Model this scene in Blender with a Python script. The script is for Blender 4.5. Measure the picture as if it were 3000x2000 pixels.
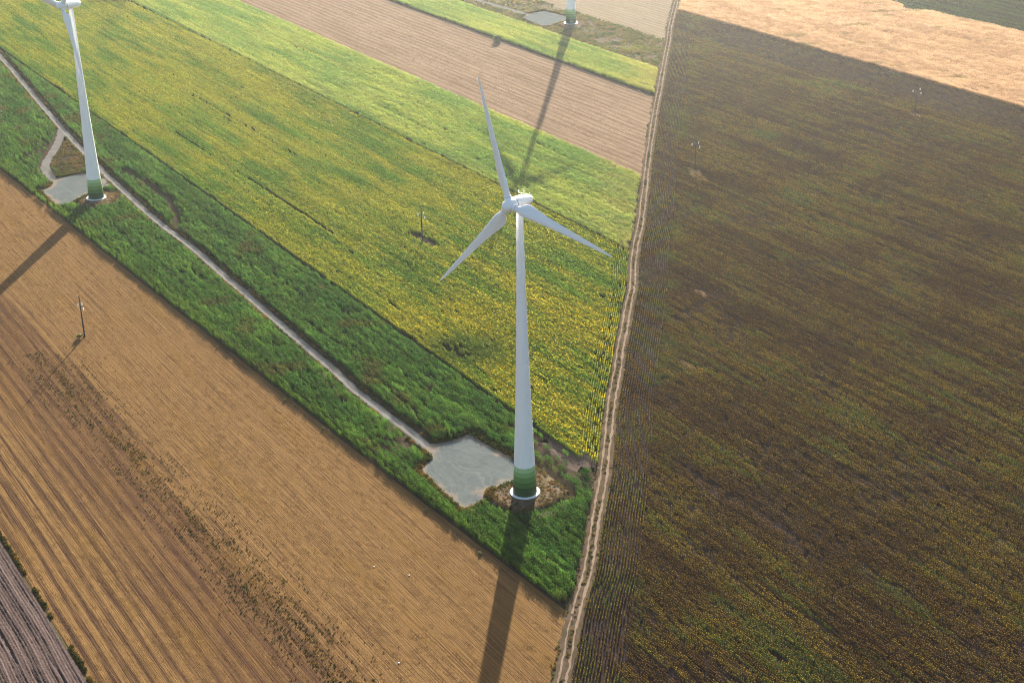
import bpy, bmesh, math
import numpy as np
from mathutils import Matrix, Vector

for o in list(bpy.data.objects):
    bpy.data.objects.remove(o)
SC = bpy.context.scene
COL = SC.collection
RNG = np.random.default_rng(7)
R = math.radians

# ------------------------------------------------------------------ camera, sky, sun, exposure
CAM_H = 261.0
PITCH, ROLL = 0.420586801, -0.0219555508
F = Vector((0, math.cos(PITCH), -math.sin(PITCH)))
R0 = Vector((1, 0, 0))
U0 = R0.cross(F)
RT = math.cos(ROLL) * R0 + math.sin(ROLL) * U0
UP = -math.sin(ROLL) * R0 + math.cos(ROLL) * U0
cam = bpy.data.cameras.new('camera')
cam.sensor_width = 36.0
cam.lens = 36.0 * 4571.21 / 3000.0
cam.clip_start = 1.0
cam.clip_end = 30000.0
cam_ob = bpy.data.objects.new('camera', cam)
COL.objects.link(cam_ob)
cam_ob.matrix_world = Matrix(((RT.x, UP.x, -F.x, 0), (RT.y, UP.y, -F.y, 0), (RT.z, UP.z, -F.z, CAM_H), (0, 0, 0, 1)))
SC.camera = cam_ob

SUN_AZ = R(6.5)        # from straight ahead towards the right
SUN_EL = R(15.0)
world = bpy.data.worlds.new('World')
SC.world = world
world.use_nodes = True
wn = world.node_tree
wn.nodes.clear()
sky = wn.nodes.new('ShaderNodeTexSky')
sky.sky_type = 'NISHITA'
sky.sun_disc = False
sky.sun_elevation = SUN_EL
sky.sun_rotation = SUN_AZ
sky.air_density = 1.0
sky.dust_density = 3.0
sky.ozone_density = 1.0
bgn = wn.nodes.new('ShaderNodeBackground')
bgn.inputs['Strength'].default_value = 0.053
wo = wn.nodes.new('ShaderNodeOutputWorld')
wn.links.new(sky.outputs[0], bgn.inputs[0])
wn.links.new(bgn.outputs[0], wo.inputs[0])

sun = bpy.data.lights.new('sun', 'SUN')
sun.energy = 5.0
sun.angle = R(0.55)
sun.color = (1.0, 0.91, 0.78)
sun_ob = bpy.data.objects.new('sun', sun)
COL.objects.link(sun_ob)
sd = Vector((math.sin(SUN_AZ) * math.cos(SUN_EL), math.cos(SUN_AZ) * math.cos(SUN_EL), math.sin(SUN_EL)))
sun_ob.rotation_euler = (-sd).to_track_quat('-Z', 'Y').to_euler()
sun_ob.location = (60, 900, 500)

SC.view_settings.view_transform = 'Standard'
SC.view_settings.look = 'None'
SC.view_settings.gamma = 1.0
SC.view_settings.exposure = 2.4
SC.view_settings.use_curve_mapping = False
SC.cycles.max_bounces = 6
SC.cycles.diffuse_bounces = 3
SC.cycles.transmission_bounces = 4
SC.cycles.volume_bounces = 1
SC.cycles.use_denoising = True
SC.cycles.denoiser = 'OPENIMAGEDENOISE'
SC.cycles.denoising_input_passes = 'RGB_ALBEDO_NORMAL'
SC.cycles.denoising_prefilter = 'NONE'
SC.cycles.pixel_filter_type = 'BLACKMAN_HARRIS'
SC.cycles.filter_width = 1.1
HAZE_DENSITY = 0.000029
HAZE_ANISO = 0.85

# ------------------------------------------------------------------ small helpers
# field frame: s runs along the crop rows, w across them
ROW = R(-58.8)
ES = np.array([math.cos(ROW), math.sin(ROW)])
EW = np.array([-math.sin(ROW), math.cos(ROW)])


def xy(s, w):
    s = np.asarray(s, float)
    w = np.asarray(w, float)
    return s * ES[0] + w * EW[0], s * ES[1] + w * EW[1]


def sw(x, y):
    return x * ES[0] + y * ES[1], x * EW[0] + y * EW[1]


def _hash(i, j, seed):
    n = (i.astype(np.int64) * 374761393 + j.astype(np.int64) * 668265263 + seed * 1442695041) & 0x7fffffff
    n = ((n ^ (n >> 13)) * 1274126177) & 0x7fffffff
    n = (n ^ (n >> 16)) & 0xffff
    return n / 65535.0


def vnoise(x, y, seed=0):
    x = np.asarray(x, float)
    y = np.asarray(y, float)
    i = np.floor(x)
    j = np.floor(y)
    u = x - i
    v = y - j
    u = u * u * (3 - 2 * u)
    v = v * v * (3 - 2 * v)
    a = _hash(i, j, seed)
    b = _hash(i + 1, j, seed)
    c = _hash(i, j + 1, seed)
    d = _hash(i + 1, j + 1, seed)
    return (a * (1 - u) + b * u) * (1 - v) + (c * (1 - u) + d * u) * v


def fbm(x, y, seed=0, oct=3):
    t = 0.0
    a = 0.5
    n = 0.0
    for k in range(oct):
        t = t + a * vnoise(x * 2 ** k, y * 2 ** k, seed + 17 * k)
        n += a
        a *= 0.55
    return t / n


def sstep(a, b, x):
    t = np.clip((x - a) / (b - a), 0, 1)
    return t * t * (3 - 2 * t)


def inpoly(px, py, poly):
    poly = np.asarray(poly, float)
    inside = np.zeros(px.shape, bool)
    x0, y0 = poly[-1]
    for x1, y1 in poly:
        if y0 != y1:
            c = ((y1 > py) != (y0 > py)) & (px < (x0 - x1) * (py - y1) / (y0 - y1) + x1)
            inside ^= c
        x0, y0 = x1, y1
    return inside


def dist_line(px, py, line, closed=False):
    line = np.asarray(line, float)
    if closed:
        line = np.vstack([line, line[:1]])
    d = np.full(px.shape, 1e9)
    for (x0, y0), (x1, y1) in zip(line[:-1], line[1:]):
        dx, dy = x1 - x0, y1 - y0
        t = np.clip(((px - x0) * dx + (py - y0) * dy) / (dx * dx + dy * dy + 1e-9), 0, 1)
        d = np.minimum(d, np.hypot(px - x0 - t * dx, py - y0 - t * dy))
    return d


def link(o, parent=None):
    COL.objects.link(o)
    if parent is not None:
        o.parent = parent
    return o


def tag(o, label=None, cat=None, group=None, kind=None):
    if label:
        o['label'] = label
    if cat:
        o['category'] = cat
    if group:
        o['group'] = group
    if kind:
        o['kind'] = kind
    return o


def mesh_from(name, verts, faces, mats=(), mat_index=None, smooth=False):
    me = bpy.data.meshes.new(name)
    me.from_pydata([tuple(map(float, v)) for v in verts], [], [tuple(int(i) for i in f) for f in faces])
    for m in mats:
        me.materials.append(m)
    if mat_index is not None:
        me.polygons.foreach_set('material_index', np.asarray(mat_index, np.int32))
    if smooth:
        me.polygons.foreach_set('use_smooth', np.ones(len(me.polygons), bool))
    me.update()
    return me


def obj(name, me, parent=None):
    return link(bpy.data.objects.new(name, me), parent)


# ------------------------------------------------------------------ node materials
class NT:
    def __init__(self, name):
        self.m = bpy.data.materials.new(name)
        self.m.use_nodes = True
        self.t = self.m.node_tree
        self.t.nodes.clear()

    def n(self, kind, **kw):
        nd = self.t.nodes.new(kind)
        for k, v in kw.items():
            setattr(nd, k, v)
        return nd

    def put(self, sock, v):
        if isinstance(v, bpy.types.NodeSocket):
            self.t.links.new(v, sock)
        elif v is not None:
            if hasattr(sock.default_value, '__len__') and not hasattr(v, '__len__'):
                v = (v, v, v)
            if hasattr(sock.default_value, '__len__') and len(sock.default_value) == 4 and len(v) == 3:
                v = (*v, 1.0)
            sock.default_value = v

    def coords(self, rot=0.0, scale=(1, 1, 1), loc=(0, 0, 0)):
        tc = self.n('ShaderNodeTexCoord')
        m1 = self.n('ShaderNodeMapping')
        m1.inputs['Rotation'].default_value = (0, 0, rot)
        self.t.links.new(tc.outputs['Object'], m1.inputs['Vector'])
        m2 = self.n('ShaderNodeMapping')
        m2.inputs['Scale'].default_value = scale
        m2.inputs['Location'].default_value = loc
        self.t.links.new(m1.outputs[0], m2.inputs['Vector'])
        return m2.outputs[0]

    def noise(self, vec, scale=1.0, detail=4.0, rough=0.55, dist=0.0):
        nd = self.n('ShaderNodeTexNoise')
        self.put(nd.inputs['Vector'], vec)
        nd.inputs['Scale'].default_value = scale
        nd.inputs['Detail'].default_value = detail
        nd.inputs['Roughness'].default_value = rough
        nd.inputs['Distortion'].default_value = dist
        return nd.outputs['Fac']

    def wave(self, vec, scale, dist=0.0, detail=2.0, dscale=1.0, rings=False, axis='Y'):
        nd = self.n('ShaderNodeTexWave')
        nd.wave_type = 'RINGS' if rings else 'BANDS'
        if not rings:
            nd.bands_direction = axis
        self.put(nd.inputs['Vector'], vec)
        nd.inputs['Scale'].default_value = scale
        nd.inputs['Distortion'].default_value = dist
        nd.inputs['Detail'].default_value = detail
        nd.inputs['Detail Scale'].default_value = dscale
        return nd.outputs['Fac']

    def ramp(self, fac, lo, hi):
        nd = self.n('ShaderNodeMapRange')
        nd.interpolation_type = 'SMOOTHSTEP'
        self.put(nd.inputs['Value'], fac)
        nd.inputs['From Min'].default_value = lo
        nd.inputs['From Max'].default_value = hi
        return nd.outputs['Result']

    def mix(self, fac, a, b, mode='MIX'):
        nd = self.n('ShaderNodeMix', data_type='RGBA', blend_type=mode)
        self.put(nd.inputs[0], fac)
        self.put(nd.inputs[6], a)
        self.put(nd.inputs[7], b)
        return nd.outputs[2]

    def math(self, op, a, b=None):
        nd = self.n('ShaderNodeMath', operation=op)
        self.put(nd.inputs[0], a)
        if b is not None:
            self.put(nd.inputs[1], b)
        return nd.outputs[0]

    def attr(self, name, kind='INSTANCER', out='Color'):
        nd = self.n('ShaderNodeAttribute', attribute_type=kind, attribute_name=name)
        return nd.outputs[out]

    def bump(self, h, strength, dist):
        nd = self.n('ShaderNodeBump')
        nd.inputs['Strength'].default_value = strength
        nd.inputs['Distance'].default_value = dist
        self.put(nd.inputs['Height'], h)
        return nd.outputs[0]

    def finish(self, col, rough=0.9, normal=None, spec=0.2, coat=None):
        b = self.n('ShaderNodeBsdfPrincipled')
        self.put(b.inputs['Base Color'], col)
        self.put(b.inputs['Roughness'], rough)
        b.inputs['Specular IOR Level'].default_value = spec
        if normal is not None:
            self.put(b.inputs['Normal'], normal)
        if coat:
            b.inputs['Coat Weight'].default_value = coat
            b.inputs['Coat Roughness'].default_value = 0.25
        o = self.n('ShaderNodeOutputMaterial')
        self.t.links.new(b.outputs[0], o.inputs[0])
        return self.m

    def leaf(self, col, trans_col, k=0.45, gloss=0.05, rough=0.45):
        d = self.n('ShaderNodeBsdfDiffuse')
        self.put(d.inputs[0], col)
        t = self.n('ShaderNodeBsdfTranslucent')
        self.put(t.inputs[0], trans_col)
        mx = self.n('ShaderNodeMixShader')
        mx.inputs[0].default_value = k
        self.t.links.new(d.outputs[0], mx.inputs[1])
        self.t.links.new(t.outputs[0], mx.inputs[2])
        out = mx.outputs[0]
        if gloss:
            g = self.n('ShaderNodeBsdfGlossy')
            g.inputs['Color'].default_value = (0.8, 0.8, 0.8, 1)
            g.inputs['Roughness'].default_value = rough
            m2 = self.n('ShaderNodeMixShader')
            m2.inputs[0].default_value = gloss
            self.t.links.new(out, m2.inputs[1])
            self.t.links.new(g.outputs[0], m2.inputs[2])
            out = m2.outputs[0]
        o = self.n('ShaderNodeOutputMaterial')
        self.t.links.new(out, o.inputs[0])
        return self.m


def plant_mat(name, attr='tint', k=0.5, warm=(1.3, 1.2, 0.65), gloss=0.0):
    t = NT(name)
    c = t.attr(attr)
    oi = t.n('ShaderNodeObjectInfo')
    v = t.n('ShaderNodeHueSaturation')
    t.put(v.inputs['Color'], c)
    r = t.n('ShaderNodeMapRange')
    t.put(r.inputs['Value'], oi.outputs['Random'])
    r.inputs['To Min'].default_value = 0.85
    r.inputs['To Max'].default_value = 1.17
    t.put(v.inputs['Value'], r.outputs[0])
    base = v.outputs[0]
    tr = t.mix(1.0, base, warm, 'MULTIPLY')
    return t.leaf(base, tr, k, gloss)


M = {}
M['leaf'] = plant_mat('crop_leaf')
M['bloom'] = plant_mat('crop_flower_head', 'bloom', 0.4, (1.1, 1.0, 0.8), 0.0)
M['straw'] = plant_mat('straw_blade', 'tint', 0.3, (1.1, 1.0, 0.85), 0.0)


def soil_mat(name, dark, light, stretch=0.05, scale=1.2, bump=0.25, patch=None, patch_amt=0.5, fine=6.0):
    """bare earth with streaks along the rows and soft patches"""
    dark, light, patch = (None if c is None else tuple(0.5 * v for v in c) for c in (dark, light, patch))
    t = NT(name)
    v = t.coords(-ROW, (stretch, 1.0, 1.0))
    a = t.noise(v, scale, 5, 0.6)
    b = t.noise(t.coords(), fine, 4, 0.65)
    c = t.noise(t.coords(), 0.02, 3, 0.5)
    f = t.math('ADD', t.math('MULTIPLY', t.ramp(a, 0.3, 0.7), 0.6), t.math('MULTIPLY', b, 0.4))
    col = t.mix(f, dark, light)
    if patch:
        col = t.mix(t.math('MULTIPLY', t.ramp(c, 0.45, 0.7), patch_amt), col, patch)
    h = t.math('ADD', a, t.math('MULTIPLY', b, 0.6))
    return t.finish(col, 1.0, t.bump(h, bump, 0.25), 0.0)


def stubble_mat(name, straw, brown, olive, period, near=0.5, wsplit=None):
    """cut cereal stubble: straw swaths along the rows with drill lines"""
    straw, brown, olive = (tuple(0.54 * v for v in c) for c in (straw, brown, olive))
    t = NT(name)
    v1 = t.coords(-ROW, (0.006, 1.0 / period, 1))
    warp = t.noise(t.coords(-ROW, (0.012, 0.03, 1)), 1.0, 2, 0.5)
    v0 = t.n('ShaderNodeVectorMath', operation='ADD')
    t.put(v0.inputs[0], t.coords(-ROW, (0.0, 1.0 / period, 1)))
    cx = t.n('ShaderNodeCombineXYZ')
    t.put(cx.inputs[1], t.math('MULTIPLY', warp, 1.1))
    t.put(v0.inputs[1], cx.outputs[0])
    band = t.wave(v0.outputs[0], 0.314, 0.0, 0, 1.0)
    swath = t.ramp(t.math('ADD', t.math('MULTIPLY', band, 0.22), t.math('MULTIPLY', t.noise(v1, 2.6, 4, 0.62, 0.1), 0.9)), 0.40, 0.72)
    v2 = t.coords(-ROW, (0.012, 1.0, 1))
    drill = t.ramp(t.noise(v2, 2.0, 4, 0.75), 0.36, 0.60)
    v3 = t.coords(-ROW, (0.01, 0.35, 1), (13, 5, 0))
    tram = t.ramp(t.noise(v3, 1.0, 2, 0.5), 0.66, 0.74)
    v4 = t.coords(-ROW, (0.014, 0.09, 1))
    patch = t.noise(v4, 1.0, 5, 0.6)
    grain = t.noise(t.coords(), 3.5, 4, 0.7)
    # finer grain along the rows, strongest where the swaths are strong
    amt = t.math('ADD', near, t.math('MULTIPLY', t.ramp(patch, 0.35, 0.65), 0.35))
    if wsplit:
        tc = t.coords(-ROW)
        sx = t.n('ShaderNodeSeparateXYZ')
        t.put(sx.inputs[0], tc)
        wob = t.math('ADD', sx.outputs[1], t.math('MULTIPLY', t.noise(t.coords(-ROW, (0.012, 0.05, 1), (4, 1, 0)), 1.0, 3, 0.5), 16.0))
        side = t.ramp(wob, wsplit + 12, wsplit - 6)
        swath = t.math('ADD', t.math('MULTIPLY', swath, t.math('ADD', 0.10, t.math('MULTIPLY', side, 0.9))), t.math('MULTIPLY', t.math('SUBTRACT', 1.0, side), 0.62))
        amt = 0.62
    f = t.math('ADD', t.math('MULTIPLY', swath, amt), t.math('MULTIPLY', drill, 0.42))
    f = t.ramp(f, 0.05, 0.95)
    col = t.mix(f, brown, straw)
    if wsplit:
        dark = t.math('MULTIPLY', t.ramp(wob, wsplit - 42, wsplit - 14), t.ramp(wob, wsplit + 3, wsplit - 3))
        col = t.mix(t.math('MULTIPLY', dark, 0.55), col, (0.075, 0.040, 0.024))
    col = t.mix(t.math('MULTIPLY', t.ramp(patch, 0.5, 0.75), 0.55), col, olive)
    col = t.mix(t.math('MULTIPLY', tram, 0.45), col, tuple(0.45 * c for c in brown))
    col = t.mix(t.math('MULTIPLY', t.ramp(grain, 0.35, 0.75), 0.35), col, tuple(0.5 * c for c in brown))
    h = t.math('ADD', t.math('MULTIPLY', swath, 0.5), t.math('ADD', drill, grain))
    return t.finish(col, 1.0, t.bump(h, 0.5, 0.25), 0.0)


M['ground'] = soil_mat('far_field_ground', (0.10, 0.085, 0.045), (0.22, 0.17, 0.09), 0.05, 0.3, 0.1, (0.09, 0.12, 0.04), 0.8)
M['corn_soil'] = soil_mat('dry_soil_between_corn', (0.055, 0.042, 0.030), (0.13, 0.10, 0.072))
M['flower_soil'] = soil_mat('soil_under_sunflowers', (0.05, 0.045, 0.025), (0.10, 0.085, 0.045))
M['ripe_soil'] = soil_mat('dark_soil_under_ripe_sunflowers', (0.030, 0.021, 0.019), (0.095, 0.070, 0.064), 0.03, 1.0, 0.3, (0.100, 0.078, 0.078), 0.6)
M['dry_soil'] = soil_mat('soil_under_dry_corn', (0.25, 0.17, 0.11), (0.42, 0.30, 0.21))
M['weed_soil'] = soil_mat('dry_rough_ground', (0.16, 0.125, 0.08), (0.34, 0.28, 0.20), 0.25, 0.4, 0.3, (0.13, 0.14, 0.06), 0.7)
M['mound_soil'] = soil_mat('foundation_mound_earth', (0.15, 0.105, 0.065), (0.42, 0.33, 0.25), 0.6, 0.9, 0.4, (0.14, 0.11, 0.05), 0.6)
M['stubble_gold'] = stubble_mat('golden_stubble', (0.345, 0.205, 0.085), (0.095, 0.054, 0.040), (0.27, 0.155, 0.045), 4.2, 0.35, 150)
M['stubble_pale'] = stubble_mat('pale_stubble', (0.46, 0.33, 0.225), (0.25, 0.165, 0.11), (0.36, 0.25, 0.165), 5.0, 0.4)
M['stubble_far'] = stubble_mat('beige_stubble', (0.47, 0.38, 0.27), (0.33, 0.26, 0.18), (0.37, 0.31, 0.2), 5.0, 0.3)


def plough_mat():
    t = NT('ploughed_earth')
    a = t.noise(t.coords(), 1.5, 6, 0.7)
    v = t.coords(-ROW, (0.03, 1, 1))
    b = t.noise(v, 1.3, 4, 0.6)
    col = t.mix(t.ramp(t.math('ADD', t.math('MULTIPLY', a, 0.5), t.math('MULTIPLY', b, 0.5)), 0.35, 0.65), (0.035, 0.024, 0.022), (0.105, 0.076, 0.070))
    return t.finish(col, 1.0, t.bump(a, 0.6, 0.2), 0.02)


M['plough'] = plough_mat()


def gravel_mat(name, a, b, c, tyre=0.0, sc=0.9):
    a, b, c = (tuple(0.55 * v for v in k) for k in (a, b, c))
    t = NT(name)
    n1 = t.noise(t.coords(), 0.18, 5, 0.6, 0.4)
    n2 = t.noise(t.coords(), 5.0, 3, 0.7)
    col = t.mix(t.ramp(n1, 0.3, 0.7), a, b)
    col = t.mix(t.math('MULTIPLY', t.ramp(t.noise(t.coords(0, (1, 1, 1), (30, 7, 0)), 0.09, 5, 0.65), 0.5, 0.72), 0.6), col, c)
    if tyre:
        wv = t.noise(t.coords(0.55, (0.07, 1.3, 1)), 1.0, 4, 0.6, 2.2)
        wv2 = t.noise(t.coords(-0.75, (0.05, 1.1, 1), (3, 9, 0)), 1.0, 4, 0.6, 1.6)
        col = t.mix(t.math('MULTIPLY', t.ramp(wv, 0.52, 0.7), tyre), col, tuple(min(1, 1.35 * x) for x in b))
        col = t.mix(t.math('MULTIPLY', t.ramp(wv2, 0.55, 0.72), tyre), col, tuple(0.72 * x for x in a))
    col = t.mix(t.math('MULTIPLY', n2, 0.35), col, tuple(0.6 * x for x in a))
    return t.finish(col, 1.0, t.bump(n2, 0.25, 0.08), 0.0)


M['gravel'] = gravel_mat('crushed_gravel', (0.21, 0.205, 0.195), (0.29, 0.28, 0.265), (0.31, 0.265, 0.21))
M['gravel_rut'] = gravel_mat('packed_gravel_rut', (0.29, 0.285, 0.275), (0.35, 0.345, 0.33), (0.36, 0.32, 0.27))
M['pad_grey'] = gravel_mat('grey_gravel_pad', (0.19, 0.222, 0.228), (0.245, 0.28, 0.285), (0.28, 0.275, 0.245), 0.55)
M['pad_beige'] = gravel_mat('beige_pad_edge', (0.25, 0.205, 0.165), (0.34, 0.285, 0.235), (0.22, 0.20, 0.16))
M['track'] = gravel_mat('trodden_track_earth', (0.12, 0.09, 0.062), (0.20, 0.15, 0.108), (0.10, 0.095, 0.045))
M['rut'] = gravel_mat('pale_dust_rut', (0.33, 0.245, 0.18), (0.43, 0.33, 0.25), (0.25, 0.18, 0.13))


def paint(name, col, rough=0.35, dirt=0.12):
    t = NT(name)
    a = t.noise(t.coords(0, (0.6, 0.6, 0.08)), 1.0, 5, 0.6)
    c = t.mix(t.math('MULTIPLY', t.ramp(a, 0.45, 0.8), dirt), col, tuple(0.6 * x for x in col))
    return t.finish(c, rough, None, 0.4 if rough < 0.7 else 0.1)


M['white'] = paint('white_turbine_paint', (0.86, 0.87, 0.88))
M['steel'] = paint('light_steel_paint', (0.90, 0.92, 0.94), 0.4)
M['concrete'] = paint('light_concrete_tower', (0.90, 0.915, 0.935), 0.6, 0.12)
M['blade'] = paint('white_blade_gelcoat', (0.84, 0.86, 0.88), 0.28, 0.06)
M['joint'] = paint('dark_joint', (0.10, 0.11, 0.12), 0.7)
M['seam'] = paint('grey_seam', (0.42, 0.44, 0.46), 0.7)
M['ring'] = paint('white_foundation_ring', (0.82, 0.83, 0.84), 0.5)
GREENS = [(0.018, 0.062, 0.018), (0.052, 0.145, 0.032), (0.105, 0.235, 0.062), (0.205, 0.370, 0.130), (0.35, 0.53, 0.26)]
for i, g in enumerate(GREENS):
    M['green%d' % i] = paint('tower_green_shade_%d' % i, g, 0.5, 0.1)
M['pole'] = paint('weathered_concrete_pole', (0.036, 0.040, 0.050), 0.9, 0.3)
M['metal'] = paint('dark_galvanised_steel', (0.04, 0.042, 0.045), 0.8)
M['insulator'] = paint('white_porcelain', (0.85, 0.86, 0.85), 0.15)
M['stone'] = paint('white_stone', (0.85, 0.85, 0.83), 0.7)
M['bark'] = paint('shrub_bark', (0.09, 0.07, 0.05), 0.9)
M['beacon'] = paint('white_beacon_housing', (0.62, 0.63, 0.65), 0.9)


def shrub_mat(name, col):
    t = NT(name)
    n = t.noise(t.coords(), 1.3, 3, 0.6)
    c = t.mix(t.ramp(n, 0.3, 0.7), tuple(0.6 * x for x in col), tuple(1.35 * x for x in col))
    return t.leaf(c, t.mix(1.0, c, (1.3, 1.2, 0.7), 'MULTIPLY'), 0.4, 0.03)


M['shrub'] = shrub_mat('shrub_leaves', (0.05, 0.085, 0.03))
M['shrub_olive'] = shrub_mat('olive_shrub_leaves', (0.11, 0.12, 0.04))

# ------------------------------------------------------------------ the lie of the land (metres)
TRACK = np.array([(170.0, 1450.0), (136.6, 1239.8), (128.4, 1187.6), (120.9, 1139.2), (117.0, 1107.3), (107.3, 1040.3), (98.2, 976.6),
                  (90.7, 926.1), (82.6, 865.4), (76.4, 819.2), (71.0, 774.7), (66.4, 738.5), (63.6, 715.7), (59.8, 693.8), (56.4, 667.5),
                  (54.2, 641.0), (51.3, 624.4), (46.8, 593.3), (43.4, 571.6), (40.8, 551.2), (37.8, 531.9), (35.5, 513.8), (33.8, 498.0),
                  (32.2, 483.9), (30.3, 468.3), (28.1, 453.5), (26.2, 441.3), (24.6, 429.6), (23.0, 417.5), (21.3, 406.7), (19.0, 397.2),
                  (16.8, 385.8), (15.0, 374.8), (13.5, 364.3), (11.6, 353.6), (4.0, 300.0), (-12.0, 180.0)])


def xtrack(y):
    return np.interp(y, TRACK[::-1, 1], TRACK[::-1, 0])


GRAVEL = np.array([(-560.0, 1480.0), (-430.0, 1240.0), (-360.3, 1101.1), (-335.9, 1051.6), (-302.2, 981.7), (-267.2, 910.1), (-252.1, 880.6),
                   (-218.7, 815.7), (-200.7, 783.8), (-183.7, 752.8), (-171.6, 732.6), (-150.5, 699.1), (-129.3, 661.4), (-111.8, 631.2),
                   (-96.4, 604.1), (-81.2, 577.5), (-70.7, 559.6), (-60.4, 540.0), (-51.0, 525.2), (-42.0, 511.6), (-34.6, 499.8), (-29.0, 490.0)])
SPUR = np.array([(-267.5, 910.0), (-263.5, 889.0), (-260.9, 865.5), (-260.3, 850.3), (-258.9, 838.1), (-254.5, 825.6), (-248.8, 815.0), (-241.0, 803.0)])
ROAD_FAR = np.array([(-190.0, 1540.0), (-80.0, 1347.0), (-22.6, 1256.6), (-8.6, 1235.8), (8.4, 1210.1), (19.4, 1196.0), (24.0, 1190.0)])
PAD_MAIN = np.array([(-31.3, 490.9), (-29.3, 495.8), (-24.4, 496.9), (-20.0, 499.7), (-15.7, 503.4), (-11.9, 497.9), (-6.9, 491.7), (0.2, 482.6),
                     (3.5, 477.1), (3.3, 468.4), (-0.9, 465.4), (-9.8, 460.3), (-9.0, 454.7), (-12.9, 451.1), (-17.2, 447.1), (-20.1, 451.7),
                     (-25.7, 461.3), (-29.8, 469.3), (-34.0, 476.3), (-32.0, 479.3), (-29.6, 484.6)])
PAD_LEFT = np.array([(-250.2, 794.3), (-246.8, 799.0), (-245.4, 815.1), (-238.7, 819.7), (-230.9, 823.7), (-219.4, 812.0), (-212.5, 798.0),
                     (-220.2, 788.7), (-226.0, 774.9), (-226.4, 770.3), (-233.1, 766.9), (-236.8, 771.0), (-244.5, 784.4)])
PAD_FAR = np.array([(12.0, 1186.6), (18.4, 1201.3), (30.4, 1210.5), (46.5, 1190.7), (52.1, 1180.1), (45.1, 1170.8), (31.5, 1155.1), (27.2, 1155.5),
                    (18.9, 1170.9)])
T_MAIN = (3.25, 457.7)
T_LEFT = (-215.6, 777.2)
T_FAR = (49.2, 1162.0)
T_OFF = (-263.0, 1656.0)
MOUND_MAIN = np.array([(-10.6, 456.5), (-8.6, 460.5), (-1.2, 466.0), (2.0, 474.5), (7.4, 477.5), (10.6, 473.0), (13.7, 467.3), (16.5, 463.0), (18.4, 458.7),
                       (17.6, 454.7), (13.1, 449.1), (5.8, 445.1), (0.1, 444.8), (-4.5, 448.1), (-9.1, 452.9)])


def blob(c, rx, ry, n=20, seed=0, amp=0.12):
    a = np.arange(n) * 2 * np.pi / n
    r = 1 + amp * (np.random.default_rng(seed).random(n) * 2 - 1)
    return np.stack([c[0] + rx * r * np.cos(a), c[1] + ry * r * np.sin(a)], -1)


MOUND_LEFT = blob((T_LEFT[0] + 1.5, T_LEFT[1] - 1), 11, 13, 20, 3)
MOUND_FAR = blob((T_FAR[0] + 1.5, T_FAR[1] - 1), 12, 15, 20, 4)
TRI = np.array([(-259.5, 893), (-224.0, 830.5), (-231.5, 826.5), (-245, 818), (-254.0, 834), (-257.5, 850)])
POLES = [(-178.7, 598.4), (-41.8, 701.9), (100.8, 804.9), (243.3, 902.5)]


def w13(s):   # edge between the golden stubble and the green corn
    return np.interp(s, [-1400, -859, -640, -430, -324, -200], [182, 190.3, 198.3, 207.2, 213.2, 220])


def near_works(x, y, m=0.0):
    """True where roads, pads, mounds or pole feet keep the crop away"""
    b = dist_line(x, y, GRAVEL) < 3.0 + m
    b |= dist_line(x, y, SPUR) < 3.2 + m
    b |= dist_line(x, y, ROAD_FAR) < 3.4 + m
    for pl in (PAD_MAIN, PAD_LEFT, PAD_FAR, MOUND_MAIN, MOUND_LEFT, MOUND_FAR):
        b |= inpoly(x, y, pl) | (dist_line(x, y, pl, True) < 1.6 + m)
    b |= inpoly(x, y, TRI)
    return b


def in_view(x, y, m=30.0):
    lx = -144.5 + (y - 359.0) * (-417.5 + 144.5) / (1298.0 - 359.0)
    rx = 137.3 + (y - 348.5) * (403.7 - 137.3) / (1211.7 - 348.5)
    return (x > lx - m) & (x < rx + m) & (y > 325) & (y < 1400)


# ------------------------------------------------------------------ ground, fields, roads
def sheet(name, poly, z, mat, kind='structure', parent=None):
    bm = bmesh.new()
    vs = [bm.verts.new((float(p[0]), float(p[1]), z)) for p in poly]
    f = bm.faces.new(vs)
    if f.normal.z < 0:
        f.normal_flip()
    bmesh.ops.triangulate(bm, faces=bm.faces[:])
    for f in bm.faces:
        f.normal_update()
        if f.normal.z < 0:
            f.normal_flip()
    me = bpy.data.meshes.new(name)
    bm.to_mesh(me)
    bm.free()
    me.materials.append(mat)
    o = obj(name, me, parent)
    if kind and parent is None:
        o['kind'] = kind
    return o


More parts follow.
